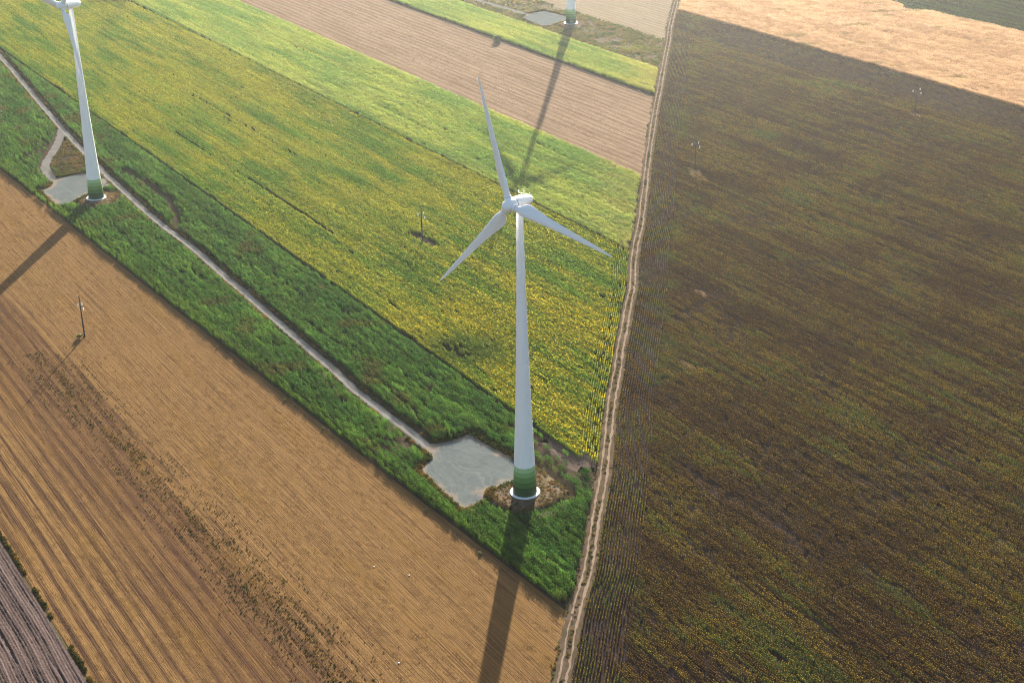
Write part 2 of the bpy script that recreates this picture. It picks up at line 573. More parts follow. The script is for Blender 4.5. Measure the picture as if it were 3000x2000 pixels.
def strip(name, line, width, z, mat, wob=0.12, step=2.0, parent=None, seed=0, off=0.0):
    """a road-like ribbon with slightly ragged edges following a centre line"""
    line = np.asarray(line, float)
    seg = np.hypot(*np.diff(line, axis=0).T)
    cum = np.concatenate([[0], np.cumsum(seg)])
    n = int(cum[-1] / step) + 1
    d = np.linspace(0, cum[-1], n)
    px = np.interp(d, cum, line[:, 0])
    py = np.interp(d, cum, line[:, 1])
    k = np.ones(9) / 9
    pad = 4
    px = np.convolve(np.pad(px, pad, 'reflect', reflect_type='odd'), k, 'valid')
    py = np.convolve(np.pad(py, pad, 'reflect', reflect_type='odd'), k, 'valid')
    tx = np.gradient(px)
    ty = np.gradient(py)
    L = np.hypot(tx, ty)
    nx, ny = ty / L, -tx / L
    wl = width / 2 * (1 + wob * (2 * fbm(d / 3, d * 0, seed) - 1) * 2)
    wr = width / 2 * (1 + wob * (2 * fbm(d / 3, d * 0 + 9, seed + 5) - 1) * 2)
    o2 = off + 0.25 * (2 * fbm(d / 25, d * 0, seed + 9) - 1)
    V = []
    for i in range(n):
        V.append((px[i] + nx[i] * (o2[i] - wl[i]), py[i] + ny[i] * (o2[i] - wl[i]), z))
        V.append((px[i] + nx[i] * (o2[i] + wr[i]), py[i] + ny[i] * (o2[i] + wr[i]), z))
    Fc = [(2 * i, 2 * i + 1, 2 * i + 3, 2 * i + 2) for i in range(n - 1)]
    me = mesh_from(name, V, Fc, [mat])
    if me.polygons[0].normal.z < 0:
        me.flip_normals()
    o = obj(name, me, parent)
    if parent is None:
        o['kind'] = 'structure'
    return o


gx = 10000.0
sheet('ground', [(-gx, -gx), (gx, -gx), (gx, gx), (-gx, gx)], -0.06, M['ground'])

YS = np.linspace(1440, 200, 63)
XS = xtrack(YS)
TS, TW = sw(XS, YS)


def s_at_track(w, dx=0.0):
    s, ww = sw(XS + dx, YS)
    o = np.argsort(ww)
    return float(np.interp(w, ww[o], s[o]))


def left_field(name, w0, w1, z, mat, wfun0=None, wfun1=None, s_far=-1560.0):
    lo = []
    s0e, s1e = s_at_track(w0, -1.5), s_at_track(w1, -1.5)
    for s in np.linspace(s_far, s0e, 24):
        lo.append((s, wfun0(s) if wfun0 else w0))
    mid = []
    for x, y in zip(XS - 1.5, YS):
        s, w = sw(x, y)
        if w0 + 0.5 < w < w1 - 0.5:
            mid.append((s, w))
    mid.sort(key=lambda p: p[1])
    hi = []
    for s in np.linspace(s1e, s_far, 24):
        hi.append((s, wfun1(s) if wfun1 else w1))
    pts = [xy(*p) for p in lo + mid + hi]
    return sheet(name, pts, z, mat)


left_field('stubble_field', 83.5, 214, 0.0, M['stubble_gold'], None, lambda s: float(w13(s)))
left_field('corn_field_soil', 214, 267.5, 0.0, M['corn_soil'], lambda s: float(w13(s)), None)
left_field('sunflower_field_soil', 267.5, 400.5, 0.0, M['flower_soil'])
left_field('pale_corn_field_soil', 400.5, 473, 0.0, M['corn_soil'])
left_field('pale_stubble_field', 473, 574, 0.0, M['stubble_pale'])
left_field('yellow_corn_field_soil', 574, 616, 0.0, M['corn_soil'])
left_field('rough_ground', 616, 668, 0.0, M['weed_soil'])
left_field('beige_stubble_field', 668, 860, 0.0, M['stubble_far'])


def right_field(name, w0, w1, z, mat, s_near=120.0):
    mid = []
    for x, y in zip(XS + 1.5, YS):
        s, w = sw(x, y)
        if w0 - 0.01 <= w <= w1 + 0.01:
            mid.append((s, w))
    mid.sort(key=lambda p: p[1])
    if w0 > 150:
        mid.insert(0, (s_at_track(w0, 1.5), w0))
    if w1 < 870:
        mid.append((s_at_track(w1, 1.5), w1))
    pts = mid + [(s_near, mid[-1][1]), (s_near, mid[0][1])]
    return sheet(name, [xy(*p) for p in pts], z, mat)


right_field('ripe_sunflower_field_soil', 120, 736, 0.0, M['ripe_soil'])
right_field('dry_corn_field_soil', 736, 886, 0.0, M['dry_soil'], -350)
sheet('green_field_soil', [xy(*p) for p in [(-1100, 886), (-350, 886), (-350, 1200), (-1100, 1200)]], 0.0, M['ripe_soil'])


# ploughed corner: real furrows
def ploughed():
    ws = np.arange(20.0, 83.0, 0.28)
    ss = np.arange(-560.0, -300.0, 1.6)
    S, W = np.meshgrid(ss, ws, indexing='ij')
    Wd = W + 1.6 * (fbm(S / 40, W / 30, 5) - 0.5)
    h = 0.10 * np.sin(Wd * 2 * np.pi / 0.85) + 0.14 * np.sin(Wd * 2 * np.pi / 4.6 + 3 * fbm(S / 60, W / 9, 8)) ** 3
    h += 0.16 * (fbm(S / 0.9, W / 0.5, 2, 2) - 0.5) + 0.25 * (vnoise(S / 45, W / 1.25, 12) > 0.8) * -1
    h = h * sstep(83.0, 81.5, W)
    x, y = xy(S, W)
    n0, n1 = S.shape
    V = np.stack([x, y, h + 0.30], -1).reshape(-1, 3)
    idx = np.arange(n0 * n1).reshape(n0, n1)
    Fc = np.stack([idx[:-1, :-1], idx[1:, :-1], idx[1:, 1:], idx[:-1, 1:]], -1).reshape(-1, 4)
    me = mesh_from('ploughed_field', V, Fc, [M['plough']], smooth=True)
    if me.polygons[0].normal.z < 0:
        me.flip_normals()
    o = obj('ploughed_field', me)
    o['kind'] = 'structure'


ploughed()

# roads
road = strip('gravel_road', GRAVEL, 3.9, 0.045, M['gravel'], 0.10, seed=1)
for sgn in (-1, 1):
    strip('wheel_rut', GRAVEL, 1.0, 0.065, M['gravel_rut'], 0.25, parent=road, seed=3 + sgn, off=0.95 * sgn)
strip('gravel_spur', SPUR, 4.8, 0.05, M['gravel'], 0.12, seed=5)
strip('gravel_lane', ROAD_FAR, 4.6, 0.045, M['gravel'], 0.10, seed=6)
tr = strip('dirt_track', TRACK, 5.6, 0.045, M['track'], 0.20, seed=8)
strip('wheel_rut', TRACK, 0.62, 0.07, M['rut'], 0.6, 0.8, parent=tr, seed=10, off=1.15)
strip('wheel_rut', TRACK, 0.72, 0.07, M['rut'], 0.6, 0.8, parent=tr, seed=11, off=-1.1)


def rough_poly(poly, step=1.2, amp=0.5, seed=0, inset=0.0):
    poly = np.asarray(poly, float)
    c = poly.mean(0)
    P = []
    q = np.vstack([poly, poly[:1]])
    for a, b in zip(q[:-1], q[1:]):
        L = np.hypot(*(b - a))
        n = max(1, int(L / step))
        for k in range(n):
            P.append(a + (b - a) * k / n)
    P = np.array(P)
    d = P - c
    r = np.hypot(d[:, 0], d[:, 1])
    off = amp * (2 * fbm(P[:, 0] / 3, P[:, 1] / 3, seed) - 1) - inset * (0.5 + fbm(P[:, 0] / 6, P[:, 1] / 6, seed + 3))
    return c + d * (1 + off / r)[:, None]


PAD_PALE = tuple(0.45 * v for v in (0.42, 0.345, 0.28))


def pad_mat(name, origin):
    """packed grey gravel worn through to pale earth at the rim, with tyre streaks fanning from the entrance"""
    t = NT(name)
    e = t.attr('edge', 'GEOMETRY', 'Fac')
    big = t.noise(t.coords(), 0.16, 5, 0.6, 0.6)
    fine = t.noise(t.coords(), 4.0, 4, 0.7)
    grey = t.mix(t.ramp(big, 0.3, 0.7), (0.082, 0.096, 0.098), (0.102, 0.117, 0.119))
    g = t.n('ShaderNodeTexGradient', gradient_type='RADIAL')
    t.put(g.inputs[0], t.coords(0.0, (1, 1, 1), (-origin[0], -origin[1], 0)))
    bend = t.math('ADD', t.math('MULTIPLY', g.outputs['Fac'], 90.0), t.math('MULTIPLY', t.noise(t.coords(), 0.05, 2, 0.5), 7.0))
    c1 = t.n('ShaderNodeCombineXYZ')
    t.put(c1.inputs[0], bend)
    st = t.noise(c1.outputs[0], 1.0, 4, 0.7)
    c2 = t.n('ShaderNodeCombineXYZ')
    t.put(c2.inputs[0], t.math('ADD', t.math('MULTIPLY', e, 1.7), t.math('MULTIPLY', t.noise(t.coords(), 0.06, 2, 0.5), 9.0)))
    ar = t.noise(c2.outputs[0], 1.0, 4, 0.7)
    col = t.mix(t.math('MULTIPLY', t.ramp(st, 0.48, 0.66), 0.75), grey, (0.142, 0.152, 0.148))
    col = t.mix(t.math('MULTIPLY', t.ramp(ar, 0.50, 0.66), 0.7), col, (0.062, 0.073, 0.075))
    col = t.mix(t.math('MULTIPLY', t.ramp(t.noise(t.coords(0, (1, 1, 1), (30, 7, 0)), 0.12, 5, 0.7), 0.60, 0.74), 0.4), col, PAD_PALE)
    rim = t.ramp(t.math('ADD', e, t.math('MULTIPLY', t.math('SUBTRACT', t.noise(t.coords(0, (1, 1, 1), (3, 1, 0)), 0.14, 4, 0.6), 0.5), 14.0)), 3.6, 0.8)
    col = t.mix(t.math('MULTIPLY', rim, 0.9), col, PAD_PALE)
    col = t.mix(t.math('MULTIPLY', t.ramp(fine, 0.4, 0.8), 0.3), col, (0.06, 0.062, 0.06))
    return t.finish(col, 1.0, t.bump(fine, 0.35, 0.12), 0.0)


def pad(poly, z, seed, origin):
    poly = rough_poly(poly, 1.0, 0.7, seed)
    lo, hi = poly.min(0), poly.max(0)
    st = 0.5
    gx_, gy_ = np.meshgrid(np.arange(lo[0], hi[0] + st, st), np.arange(lo[1], hi[1] + st, st), indexing='ij')
    ins = inpoly(gx_.ravel(), gy_.ravel(), poly).reshape(gx_.shape)
    ed = np.where(ins, 1, -1) * dist_line(gx_.ravel(), gy_.ravel(), poly, True).reshape(gx_.shape)
    zz = z + 0.05 * (fbm(gx_ / 2.5, gy_ / 2.5, seed) - 0.5) - 0.12 * sstep(0.4, -0.4, ed)
    keep = ed > -0.6
    q = keep[:-1, :-1] & keep[1:, :-1] & keep[1:, 1:] & keep[:-1, 1:]
    idx = np.arange(gx_.size).reshape(gx_.shape)
    Fc = np.stack([idx[:-1, :-1], idx[1:, :-1], idx[1:, 1:], idx[:-1, 1:]], -1)[q]
    used = np.unique(Fc)
    remap = np.full(gx_.size, -1)
    remap[used] = np.arange(len(used))
    V = np.stack([gx_, gy_, zz], -1).reshape(-1, 3)[used]
    me = mesh_from('gravel_pad', V, remap[Fc], [pad_mat('packed_gravel_pad', origin)], smooth=True)
    if me.polygons[0].normal.z < 0:
        me.flip_normals()
    a = me.attributes.new('edge', 'FLOAT', 'POINT')
    a.data.foreach_set('value', ed.ravel()[used].astype(np.float32))
    o = obj('gravel_pad', me)
    o['kind'] = 'structure'


pad(PAD_MAIN, 0.12, 1, (-33.0, 496.0))
pad(PAD_LEFT, 0.12, 2, (-246.0, 810.0))
pad(PAD_FAR, 0.12, 3, (17.0, 1200.0))

# bare places where the crop failed or was never drilled
M['bare'] = soil_mat('pale_bare_earth', (0.085, 0.064, 0.055), (0.26, 0.20, 0.17), 0.12, 0.8, 0.3)
M['bare_orange'] = soil_mat('orange_dry_grass_patch', (0.30, 0.19, 0.10), (0.52, 0.35, 0.19), 0.3, 0.8, 0.3)


def bare(c, rs, rw, mat, seed, ang=ROW):
    n = 22
    a = np.arange(n) * 2 * np.pi / n
    k = 1 + 0.35 * (np.random.default_rng(seed).random(n) * 2 - 1)
    u, v = rs * k * np.cos(a), rw * k * np.sin(a)
    x = c[0] + u * math.cos(ang) - v * math.sin(ang)
    y = c[1] + u * math.sin(ang) + v * math.cos(ang)
    sheet('bare_earth', np.stack([x, y], -1), 0.03, M[mat])


BARE = [(164.5, 630.3, 7, 1.6), (215.7, 615, 12, 1.8), (155.4, 595.6, 7, 1.2), (134.6, 573.8, 9, 1.0), (113.4, 687.5, 5, 1.2), (131, 641.6, 4, 1.2),
        (62.2, 466.9, 10, 1.8), (84.1, 434.2, 12, 1.6), (88.4, 419, 9, 1.2), (56.7, 420.3, 5, 1.6), (72.3, 362.5, 5, 1.2), (88.3, 375.6, 8, 0.8),
        (211.8, 864.3, 16, 1.8), (157.7, 764, 6, 2), (191.7, 715.4, 10, 2), (245, 794.2, 7, 1.4)]
for k, (bx, by, rs, rw) in enumerate(BARE):
    if rw > 1.55 and by > 500:
        bare((bx, by), rs * 0.75, rw * 0.6, 'bare', 500 + k)
bare((100.6, 796.0), 12.0, 3.4, 'bare_orange', 540, R(-82))
bare((243.0, 900.5), 5.0, 2.6, 'bare_orange', 541)
bare((83.0, 631.0), 4.5, 1.6, 'bare_orange', 542)
bare((69.0, 558.0), 4.5, 1.3, 'bare_orange', 543)
bare((-41.3, 704.3), 10.5, 2.3, 'bare', 544)
bare((19.5, 487.0), 17.0, 6.5, 'bare', 545)
bare((14.0, 446.0), 9.0, 1.6, 'bare', 546, R(25))
bare((-31.0, 545.5), 4.0, 2.0, 'bare', 547)


def mound(name, poly, c, h):
    poly = rough_poly(poly, 1.5, 0.3, 9)
    V = [(c[0], c[1], h)]
    n = len(poly)
    prof = [(0.3, 1.0), (0.55, 1.0), (0.72, 0.95), (0.84, 0.8), (0.93, 0.35), (1.0, -0.05)]
    for f, g in prof:
        for p in poly:
            x, y = c[0] + (p[0] - c[0]) * f, c[1] + (p[1] - c[1]) * f
            bump = 0.0 if f < 0.5 else 0.14 * (float(fbm(np.array(x / 1.2), np.array(y / 1.2), 4)) - 0.5)
            V.append((x, y, h * g + (bump if g > 0 else 0)))
    Fc = [(0, 1 + i, 1 + (i + 1) % n) for i in range(n)]
    for r_ in range(len(prof) - 1):
        for i in range(n):
            a, b = 1 + r_ * n + i, 1 + r_ * n + (i + 1) % n
            Fc.append((a, a + n, b + n, b))
    me = mesh_from(name, V, Fc, [M['mound_soil']], smooth=True)
    if me.polygons[0].normal.z < 0:
        me.flip_normals()
    o = obj(name, me)
    o['kind'] = 'structure'
    return o


MH = 0.75
mound('foundation_mound', MOUND_MAIN, T_MAIN, MH)
mound('foundation_mound', MOUND_LEFT, T_LEFT, MH)
mound('foundation_mound', MOUND_FAR, T_FAR, MH)


# ------------------------------------------------------------------ wind turbines
def revolve(prof, axis='Z', n=48, cap=False):
    V = []
    for r, h in prof:
        for i in range(n):
            a = 2 * math.pi * i / n
            if axis == 'Z':
                V.append((r * math.cos(a), r * math.sin(a), h))
            else:
                V.append((r * math.cos(a), h, -r * math.sin(a)))
    Fc = []
    for k in range(len(prof) - 1):
        for i in range(n):
            j = (i + 1) % n
            Fc.append((k * n + i, k * n + j, (k + 1) * n + j, (k + 1) * n + i))
    if cap:
        Fc.append(tuple(range(n))[::-1])
        Fc.append(tuple((len(prof) - 1) * n + i for i in range(n)))
    return V, Fc


def rev_mesh(name, prof, mat, axis='Z', n=48, cap=False, smooth_angle=40):
    V, Fc = revolve(prof, axis, n, cap)
    me = mesh_from(name, V, Fc, [mat], smooth=True)
    bm = bmesh.new()
    bm.from_mesh(me)
    for e in bm.edges:
        if len(e.link_faces) == 2 and e.calc_face_angle(0) > R(smooth_angle):
            e.smooth = False
    bm.to_mesh(me)
    bm.free()
    return me


def box_bm(bm, c, d, rot=None):
    mt = Matrix.Translation(c)
    if rot is not None:
        mt = mt @ rot
    mt = mt @ Matrix.Diagonal((d[0], d[1], d[2], 1))
    bmesh.ops.create_cube(bm, size=1.0, matrix=mt)


def cyl_bm(bm, a, b, r0, r1=None, n=12):
    a, b = Vector(a), Vector(b)
    d = b - a
    q = d.to_track_quat('Z', 'Y').to_matrix().to_4x4()
    bmesh.ops.create_cone(bm, cap_ends=True, segments=n, radius1=r0, radius2=r0 if r1 is None else r1, depth=d.length,
                          matrix=Matrix.Translation((a + b) / 2) @ q)


def bm_mesh(name, bm, mat, smooth=False):
    me = bpy.data.meshes.new(name)
    bm.to_mesh(me)
    bm.free()
    me.materials.append(mat)
    if smooth:
        me.polygons.foreach_set('use_smooth', np.ones(len(me.polygons), bool))
    return me


H_HUB = 102.9
TH = [0, 4, 10.7, 31, 50, 76.4, 101.0]
TD = [8.2, 7.75, 7.0, 5.4, 4.2, 2.86, 2.15]


def trad(h):
    return float(np.interp(h, TH, TD)) / 2


def tower_pieces():
    out = []
    cuts = [0.32, 3.6, 5.5, 7.4, 9.1, 10.7]
    for i in range(5):
        out.append(('painted_band', cuts[i], cuts[i + 1], M['green%d' % i], None))
    h = 10.7
    while h < 48:
        out.append(('tower_ring', h, h + 3.8, M['concrete'], 'seam'))
        h += 3.8
    for a, b in ((h, 63.0), (63.0, 76.4), (76.4, 89.0), (89.0, 100.9)):
        out.append(('tower_section', a, b, M['steel'], 'seam'))
    res = []
    for nm, a, b, mt, seam in out:
        k = max(2, int((b - a) / 3) + 1)
        hs = np.linspace(a, b, k)
        g = 0.0 if seam is None else 0.06
        prof = [(trad(a) - 0.04, a)] if g else []
        prof += [(trad(x), x) for x in ([a + g] + list(hs[1:-1]) + [b])]
        if g:
            prof.append((trad(b) - 0.002, b))
        res.append((nm, rev_mesh(nm, prof, mt, 'Z', 64, False, 12), mt))
    return res


TOWER = tower_pieces()
RING = rev_mesh('foundation_ring', [(3.9, 0.0), (4.9, 0.0), (5.02, 0.06), (5.02, 0.30), (4.96, 0.36), (3.95, 0.36)], M['ring'], n=64, smooth_angle=30)

# nacelle and spinner, turned about +Y
NAC = rev_mesh('nacelle', [(0.0, -6.1), (0.55, -6.02), (1.0, -5.75), (1.32, -5.25), (1.55, -4.4), (1.72, -3.2), (1.86, -1.8), (1.92, -1.45),
                           (1.90, -1.40), (1.97, -1.36), (2.08, 0.0), (2.18, 1.4), (2.22, 2.2), (2.18, 2.9), (2.08, 3.08)], M['white'], 'Y', 48, False, 25)
GAP = rev_mesh('generator_gap', [(1.96, 3.0), (1.96, 3.3)], M['joint'], 'Y', 48)
SPIN = rev_mesh('spinner', [(2.05, 3.22), (2.12, 3.35), (2.12, 4.2), (2.06, 5.0), (1.98, 5.6), (1.85, 6.3), (1.62, 6.95), (1.28, 7.5), (0.85, 7.88), (0.4, 8.06), (0.0, 8.12)],
                M['white'], 'Y', 48, False, 30)
HUB_Y = 5.0


def blade_mesh():
    st = [(2.95, 2.0, 1.0, 26), (3.3, 2.02, 1.0, 26), (4.0, 2.7, 0.72, 25), (5.0, 3.75, 0.48, 23), (6.3, 4.3, 0.37, 20), (8.0, 4.2, 0.31, 16.5), (10.5, 3.7, 0.27, 12.5),
          (14, 3.05, 0.24, 9), (18, 2.6, 0.22, 6.5), (23, 2.15, 0.2, 4.5), (28, 1.75, 0.18, 3), (33, 1.3, 0.17, 1.5), (37, 0.85, 0.16, 0.5), (39.3, 0.5, 0.15, 0), (40.0, 0.2, 0.15, 0)]
    n = 24
    V, Fc = [], []
    for r, c, tk, be in st:
        b = R(be + 2.0)
        le = Vector((-math.cos(b), math.sin(b), 0))
        up = Vector((math.sin(b), math.cos(b), 0))
        circ = min(1.0, max(0.0, (tk - 0.4) / 0.6))
        for i in range(n):
            a = 2 * math.pi * i / n
            # blend of circle and aerofoil; u runs from leading edge (0) to trailing edge (1)
            u = 0.5 - 0.5 * math.cos(a)
            thick = 5 * tk * (0.2969 * math.sqrt(u) - 0.126 * u - 0.3516 * u * u + 0.2843 * u ** 3 - 0.1036 * u ** 4)
            af_x, af_y = (0.32 - u) * c, (1 if a < math.pi else -1) * thick * c * (1.1 if a < math.pi else 0.85)
            ci_x, ci_y = math.cos(a) * 1.0, math.sin(a) * 1.0
            X = af_x * (1 - circ) + ci_x * circ
            Y = af_y * (1 - circ) + ci_y * circ
            p = le * X + up * Y
            pre = 0.9 * (r / 40.0) ** 2
            V.append((p.x, p.y + pre, r))
    for k in range(len(st) - 1):
        for i in range(n):
            j = (i + 1) % n
            Fc.append((k * n + i, k * n + j, (k + 1) * n + j, (k + 1) * n + i))
    Fc.append(tuple((len(st) - 1) * n + i for i in range(n)))
    me = mesh_from('blade', V, Fc, [M['blade']], smooth=True)
    bm = bmesh.new()
    bm.from_mesh(me)
    bmesh.ops.recalc_face_normals(bm, faces=bm.faces[:])
    bm.to_mesh(me)
    bm.free()
    return me


BLADE = blade_mesh()
COLLAR = rev_mesh('blade_collar', [(1.12, 1.2), (1.12, 2.25), (1.18, 2.3), (1.18, 2.5), (1.10, 2.55), (1.10, 2.8), (1.16, 2.84), (1.16, 2.96), (1.0, 2.98)], M['steel'], 'Z', 36, False, 25)
COLLAR_SEAL = rev_mesh('collar_seal', [(1.125, 2.56), (1.125, 2.66)], M['joint'], 'Z', 36)


def sensor_meshes():
    bm = bmesh.new()
    box_bm(bm, (0, -2.3, 2.32), (4.4, 0.14, 0.12))
    for x in (-1.0, 1.0):
        box_bm(bm, (x, -2.3, 2.05), (0.10, 0.10, 0.6))
    rail = bm_mesh('sensor_rail', bm, M['beacon'])
    bm = bmesh.new()
    cyl_bm(bm, (0, 0, 0), (0, 0, 0.75), 0.22, 0.22, 14)
    cyl_bm(bm, (0, 0, 0.75), (0, 0, 1.05), 0.27, 0.12, 14)
    beacon = bm_mesh('warning_beacon', bm, M['beacon'])
    bm = bmesh.new()
    cyl_bm(bm, (0, 0, 0), (0, 0, 1.8), 0.06)
    box_bm(bm, (0, 0, 1.0), (1.1, 0.08, 0.1))
    box_bm(bm, (0, 0.1, 1.85), (0.1, 0.7, 0.26))
    for k in range(3):
        a = k * 2.1
        cyl_bm(bm, (0.5 * math.cos(a), 0.5 * math.sin(a), 1.62), (0.5 * math.cos(a), 0.5 * math.sin(a), 1.82), 0.14, 0.05, 8)
        cyl_bm(bm, (0, 0, 1.72), (0.5 * math.cos(a), 0.5 * math.sin(a), 1.72), 0.03, None, 6)
    mast = bm_mesh('wind_vane_mast', bm, M['beacon'])
    bm = bmesh.new()
    box_bm(bm, (0, -0.35, 2.12), (0.9, 1.0, 0.22))
    bmesh.ops.bevel(bm, geom=bm.edges[:], offset=0.05, segments=2, affect='EDGES')
    hatch = bm_mesh('roof_hatch', bm, M['steel'])
    return rail, beacon, mast, hatch


RAIL, BEACON, MAST, HATCH = sensor_meshes()
BAND_LABEL = ['darkest green painted band at tower foot', 'dark green painted band', 'mid green painted band', 'light green painted band', 'palest green painted band']


def turbine(base, label, psi, theta, hub_h=H_HUB):
    t = link(bpy.data.objects.new('wind_turbine', None))
    t.location = (base[0], base[1], MH)
    tag(t, label, 'wind turbine', 'white wind turbines')
    o = obj('foundation_ring', RING, t)
    k = 0
    for nm, me, mt in TOWER:
        p = obj(nm, me, t)
        if nm == 'painted_band':
            p['label'] = BAND_LABEL[k]
            k += 1
    A = Matrix.Translation((0, 0, hub_h - MH)) @ Matrix.Rotation(-psi, 4, 'Z') @ Matrix.Rotation(R(4.5), 4, 'X')
    nac = obj('nacelle', NAC, t)
    nac.matrix_local = A
    for nm, me in (('generator_gap', GAP), ('sensor_rail', RAIL), ('roof_hatch', HATCH)):
        obj(nm, me, nac)
    for x in (-2.12, 2.12):
        b = obj('warning_beacon', BEACON, nac)
        b.location = (x, -2.3, 2.36)
        b.scale = (0.75, 0.75, 0.75)
    m_ = obj('wind_vane_mast', MAST, nac)
    m_.location = (0.2, -2.3, 2.36)
    m_.scale = (0.75, 0.75, 0.75)
    spn = obj('spinner', SPIN, t)
    spn.matrix_local = A
    for i in range(3):
        Bm = Matrix.Translation((0, HUB_Y, 0)) @ Matrix.Rotation(theta - i * 2 * math.pi / 3, 4, 'Y')
        cl = obj('blade_collar', COLLAR, spn)
        cl.matrix_local = Bm
        bl = obj('blade', BLADE, t)
        bl.matrix_local = A @ Bm
        sl = obj('collar_seal', COLLAR_SEAL, bl)
    return t


turbine(T_MAIN, 'white wind turbine with whole rotor in view, beside the corner of the dark sunflower field', R(218.0), R(18.3), 103.3)
turbine(T_LEFT, 'white wind turbine beside the forked gravel road, one blade hanging along its tower', R(219.0), R(-38.0), 101.6)
turbine(T_FAR, 'farthest turbine tower foot, standing past the pale stubble strip beside a gravel lane end', R(214.0), R(8.0))
turbine(T_OFF, 'wind turbine beyond the fields, only its rotor shadow falls on the crops', R(216.0), R(-38.0))


# ------------------------------------------------------------------ power poles
def pole_parts():
    post = rev_mesh('post', [(0.32, 0.0), (0.31, 6.0), (0.27, 10.2), (0.30, 10.25), (0.30, 10.45), (0.255, 10.5), (0.20, 18.4), (0.0, 18.45)], M['pole'], 'Z', 14, False, 30)
    foot = rev_mesh('foot_collar', [(0.55, 0.0), (0.5, 0.25), (0.3, 0.35)], M['pole'], 'Z', 14)
    bm = bmesh.new()
    box_bm(bm, (0, 0, 14.2), (6.2, 0.14, 0.16))
    for sx in (-1, 1):
        cyl_bm(bm, (0.16 * sx, 0, 13.2), (1.7 * sx, 0, 14.15), 0.045, None, 6)
    lower = bm_mesh('cross_arm', bm, M['metal'])
    bm = bmesh.new()
    box_bm(bm, (1.1, 0, 16.4), (2.2, 0.14, 0.16))
    cyl_bm(bm, (0.14, 0, 15.8), (1.2, 0, 16.35), 0.045, None, 6)
    upper = bm_mesh('cross_arm', bm, M['metal'])
    prof = [(0.06, 0.0), (0.06, -0.2)]
    for k in range(5):
        z = -0.2 - k * 0.24
        prof += [(0.15, z - 0.02), (0.27, z - 0.12), (0.15, z - 0.2)]
    prof += [(0.05, -1.45), (0.03, -1.6)]
    ins = rev_mesh('insulator', prof, M['insulator'], 'Z', 12, False, 60)
    return post, foot, lower, upper, ins


POST, FOOT, ARM_L, ARM_U, INS = pole_parts()
POLE_LABELS = ['concrete power pole on the golden stubble with a low bush at its foot',
               'concrete power pole standing in a clearing among yellow sunflowers',
               'concrete power pole with a bare orange patch at its foot in dark sunflowers',
               'concrete power pole near the edge of the pink dry corn field']
for (px, py), lb in zip(POLES, POLE_LABELS):
    t = link(bpy.data.objects.new('power_pole', None))
    t.location = (px, py, 0)
    t.rotation_euler = (0, 0, math.atan2(-0.811, 0.585))
    tag(t, lb, 'power pole', 'power poles crossing the fields')
    obj('post', POST, t)
    obj('foot_collar', FOOT, t)
    lo = obj('cross_arm', ARM_L, t)
    up_ = obj('cross_arm', ARM_U, t)
    for x, z, par in ((-3.0, 14.12, lo), (3.0, 14.12, lo), (2.1, 16.32, up_)):
        i_ = obj('insulator', INS, par)
        i_.location = (x, 0, z)


# ------------------------------------------------------------------ shrubs and stones
def shrub(name, label, base, rx, h, mat, n, seed, group=None, leaf=0.32):
    rg = np.random.default_rng(seed)
    t = link(bpy.data.objects.new(name, None))
    t.location = (base[0], base[1], 0)
    tag(t, label, 'shrub', group)
    bm = bmesh.new()
    for k in range(6):
        a = k * 1.05 + rg.random()
        rr = rx * (0.35 + 0.4 * rg.random())
        cyl_bm(bm, (0, 0, -0.05), (rr * math.cos(a), rr * math.sin(a), h * (0.45 + 0.35 * rg.random())), 0.035 * h, 0.012 * h, 6)
    obj('stem', bm_mesh('stem', bm, M['bark']), t)
    V, Fc = [], []
    nb = 9
    lobes = []
    for k in range(nb):
        a = rg.random() * 6.28
        q = rg.random() ** 0.6 * 0.6
        lobes.append((rx * q * math.cos(a), rx * q * math.sin(a), h * (0.35 + 0.4 * rg.random()), rx * (0.3 + 0.25 * rg.random())))
    for k in range(n):
        lx, ly, lz, lr = lobes[rg.integers(nb)]
        d = rg.normal(size=3)
        d /= np.linalg.norm(d)
        p = np.array([lx, ly, lz]) + d * lr * (0.7 + 0.35 * rg.random()) * np.array([1, 1, 0.75])
        if p[2] < 0.05:
            p[2] = 0.05 + 0.1 * rg.random()
        u = rg.normal(size=3)
        u /= np.linalg.norm(u)
        v = np.cross(u, rg.normal(size=3))
        v /= np.linalg.norm(v)
        s = leaf * (0.6 + 0.8 * rg.random())
        i = len(V)
        V += [p - u * s, p - v * s * 0.45, p + u * s, p + v * s * 0.45]
        Fc.append((i, i + 1, i + 2, i + 3))
    obj('crown', mesh_from('crown', V, Fc, [mat]), t)


shrub('shrub', 'round dark green bush standing alone at the edge of the pale stubble strip', (-4.7, 1110.5), 4.6, 4.6, M['shrub'], 700, 1, leaf=0.5)
shrub('shrub', 'low olive bush at the foot of a power pole on golden stubble', (-180.3, 596.6), 1.8, 2.1, M['shrub_olive'], 320, 2, leaf=0.3)
for k, (x, y) in enumerate([(-120.6, 583.6), (-82.4, 528.2), (-86.7, 533.2), (-69.8, 508.6), (-11.6, 420.6), (-29.7, 448.0), (-200.0, 708.0)]):
    shrub('shrub', 'small weedy bush on the stubble along the edge of green corn', (x, y), 0.9, 1.0, M['shrub_olive'], 140, 20 + k, 'small bushes along the corn edge', leaf=0.2)


def stone_mesh():
    bm = bmesh.new()
    bmesh.ops.create_icosphere(bm, subdivisions=2, radius=0.27)
    for v in bm.verts:
        v.co *= 0.8 + 0.4 * float(vnoise(np.array(v.co.x * 3 + 5), np.array(v.co.y * 3 + v.co.z * 4), 3))
        v.co.z *= 0.7
    return bm_mesh('white_stone', bm, M['stone'])


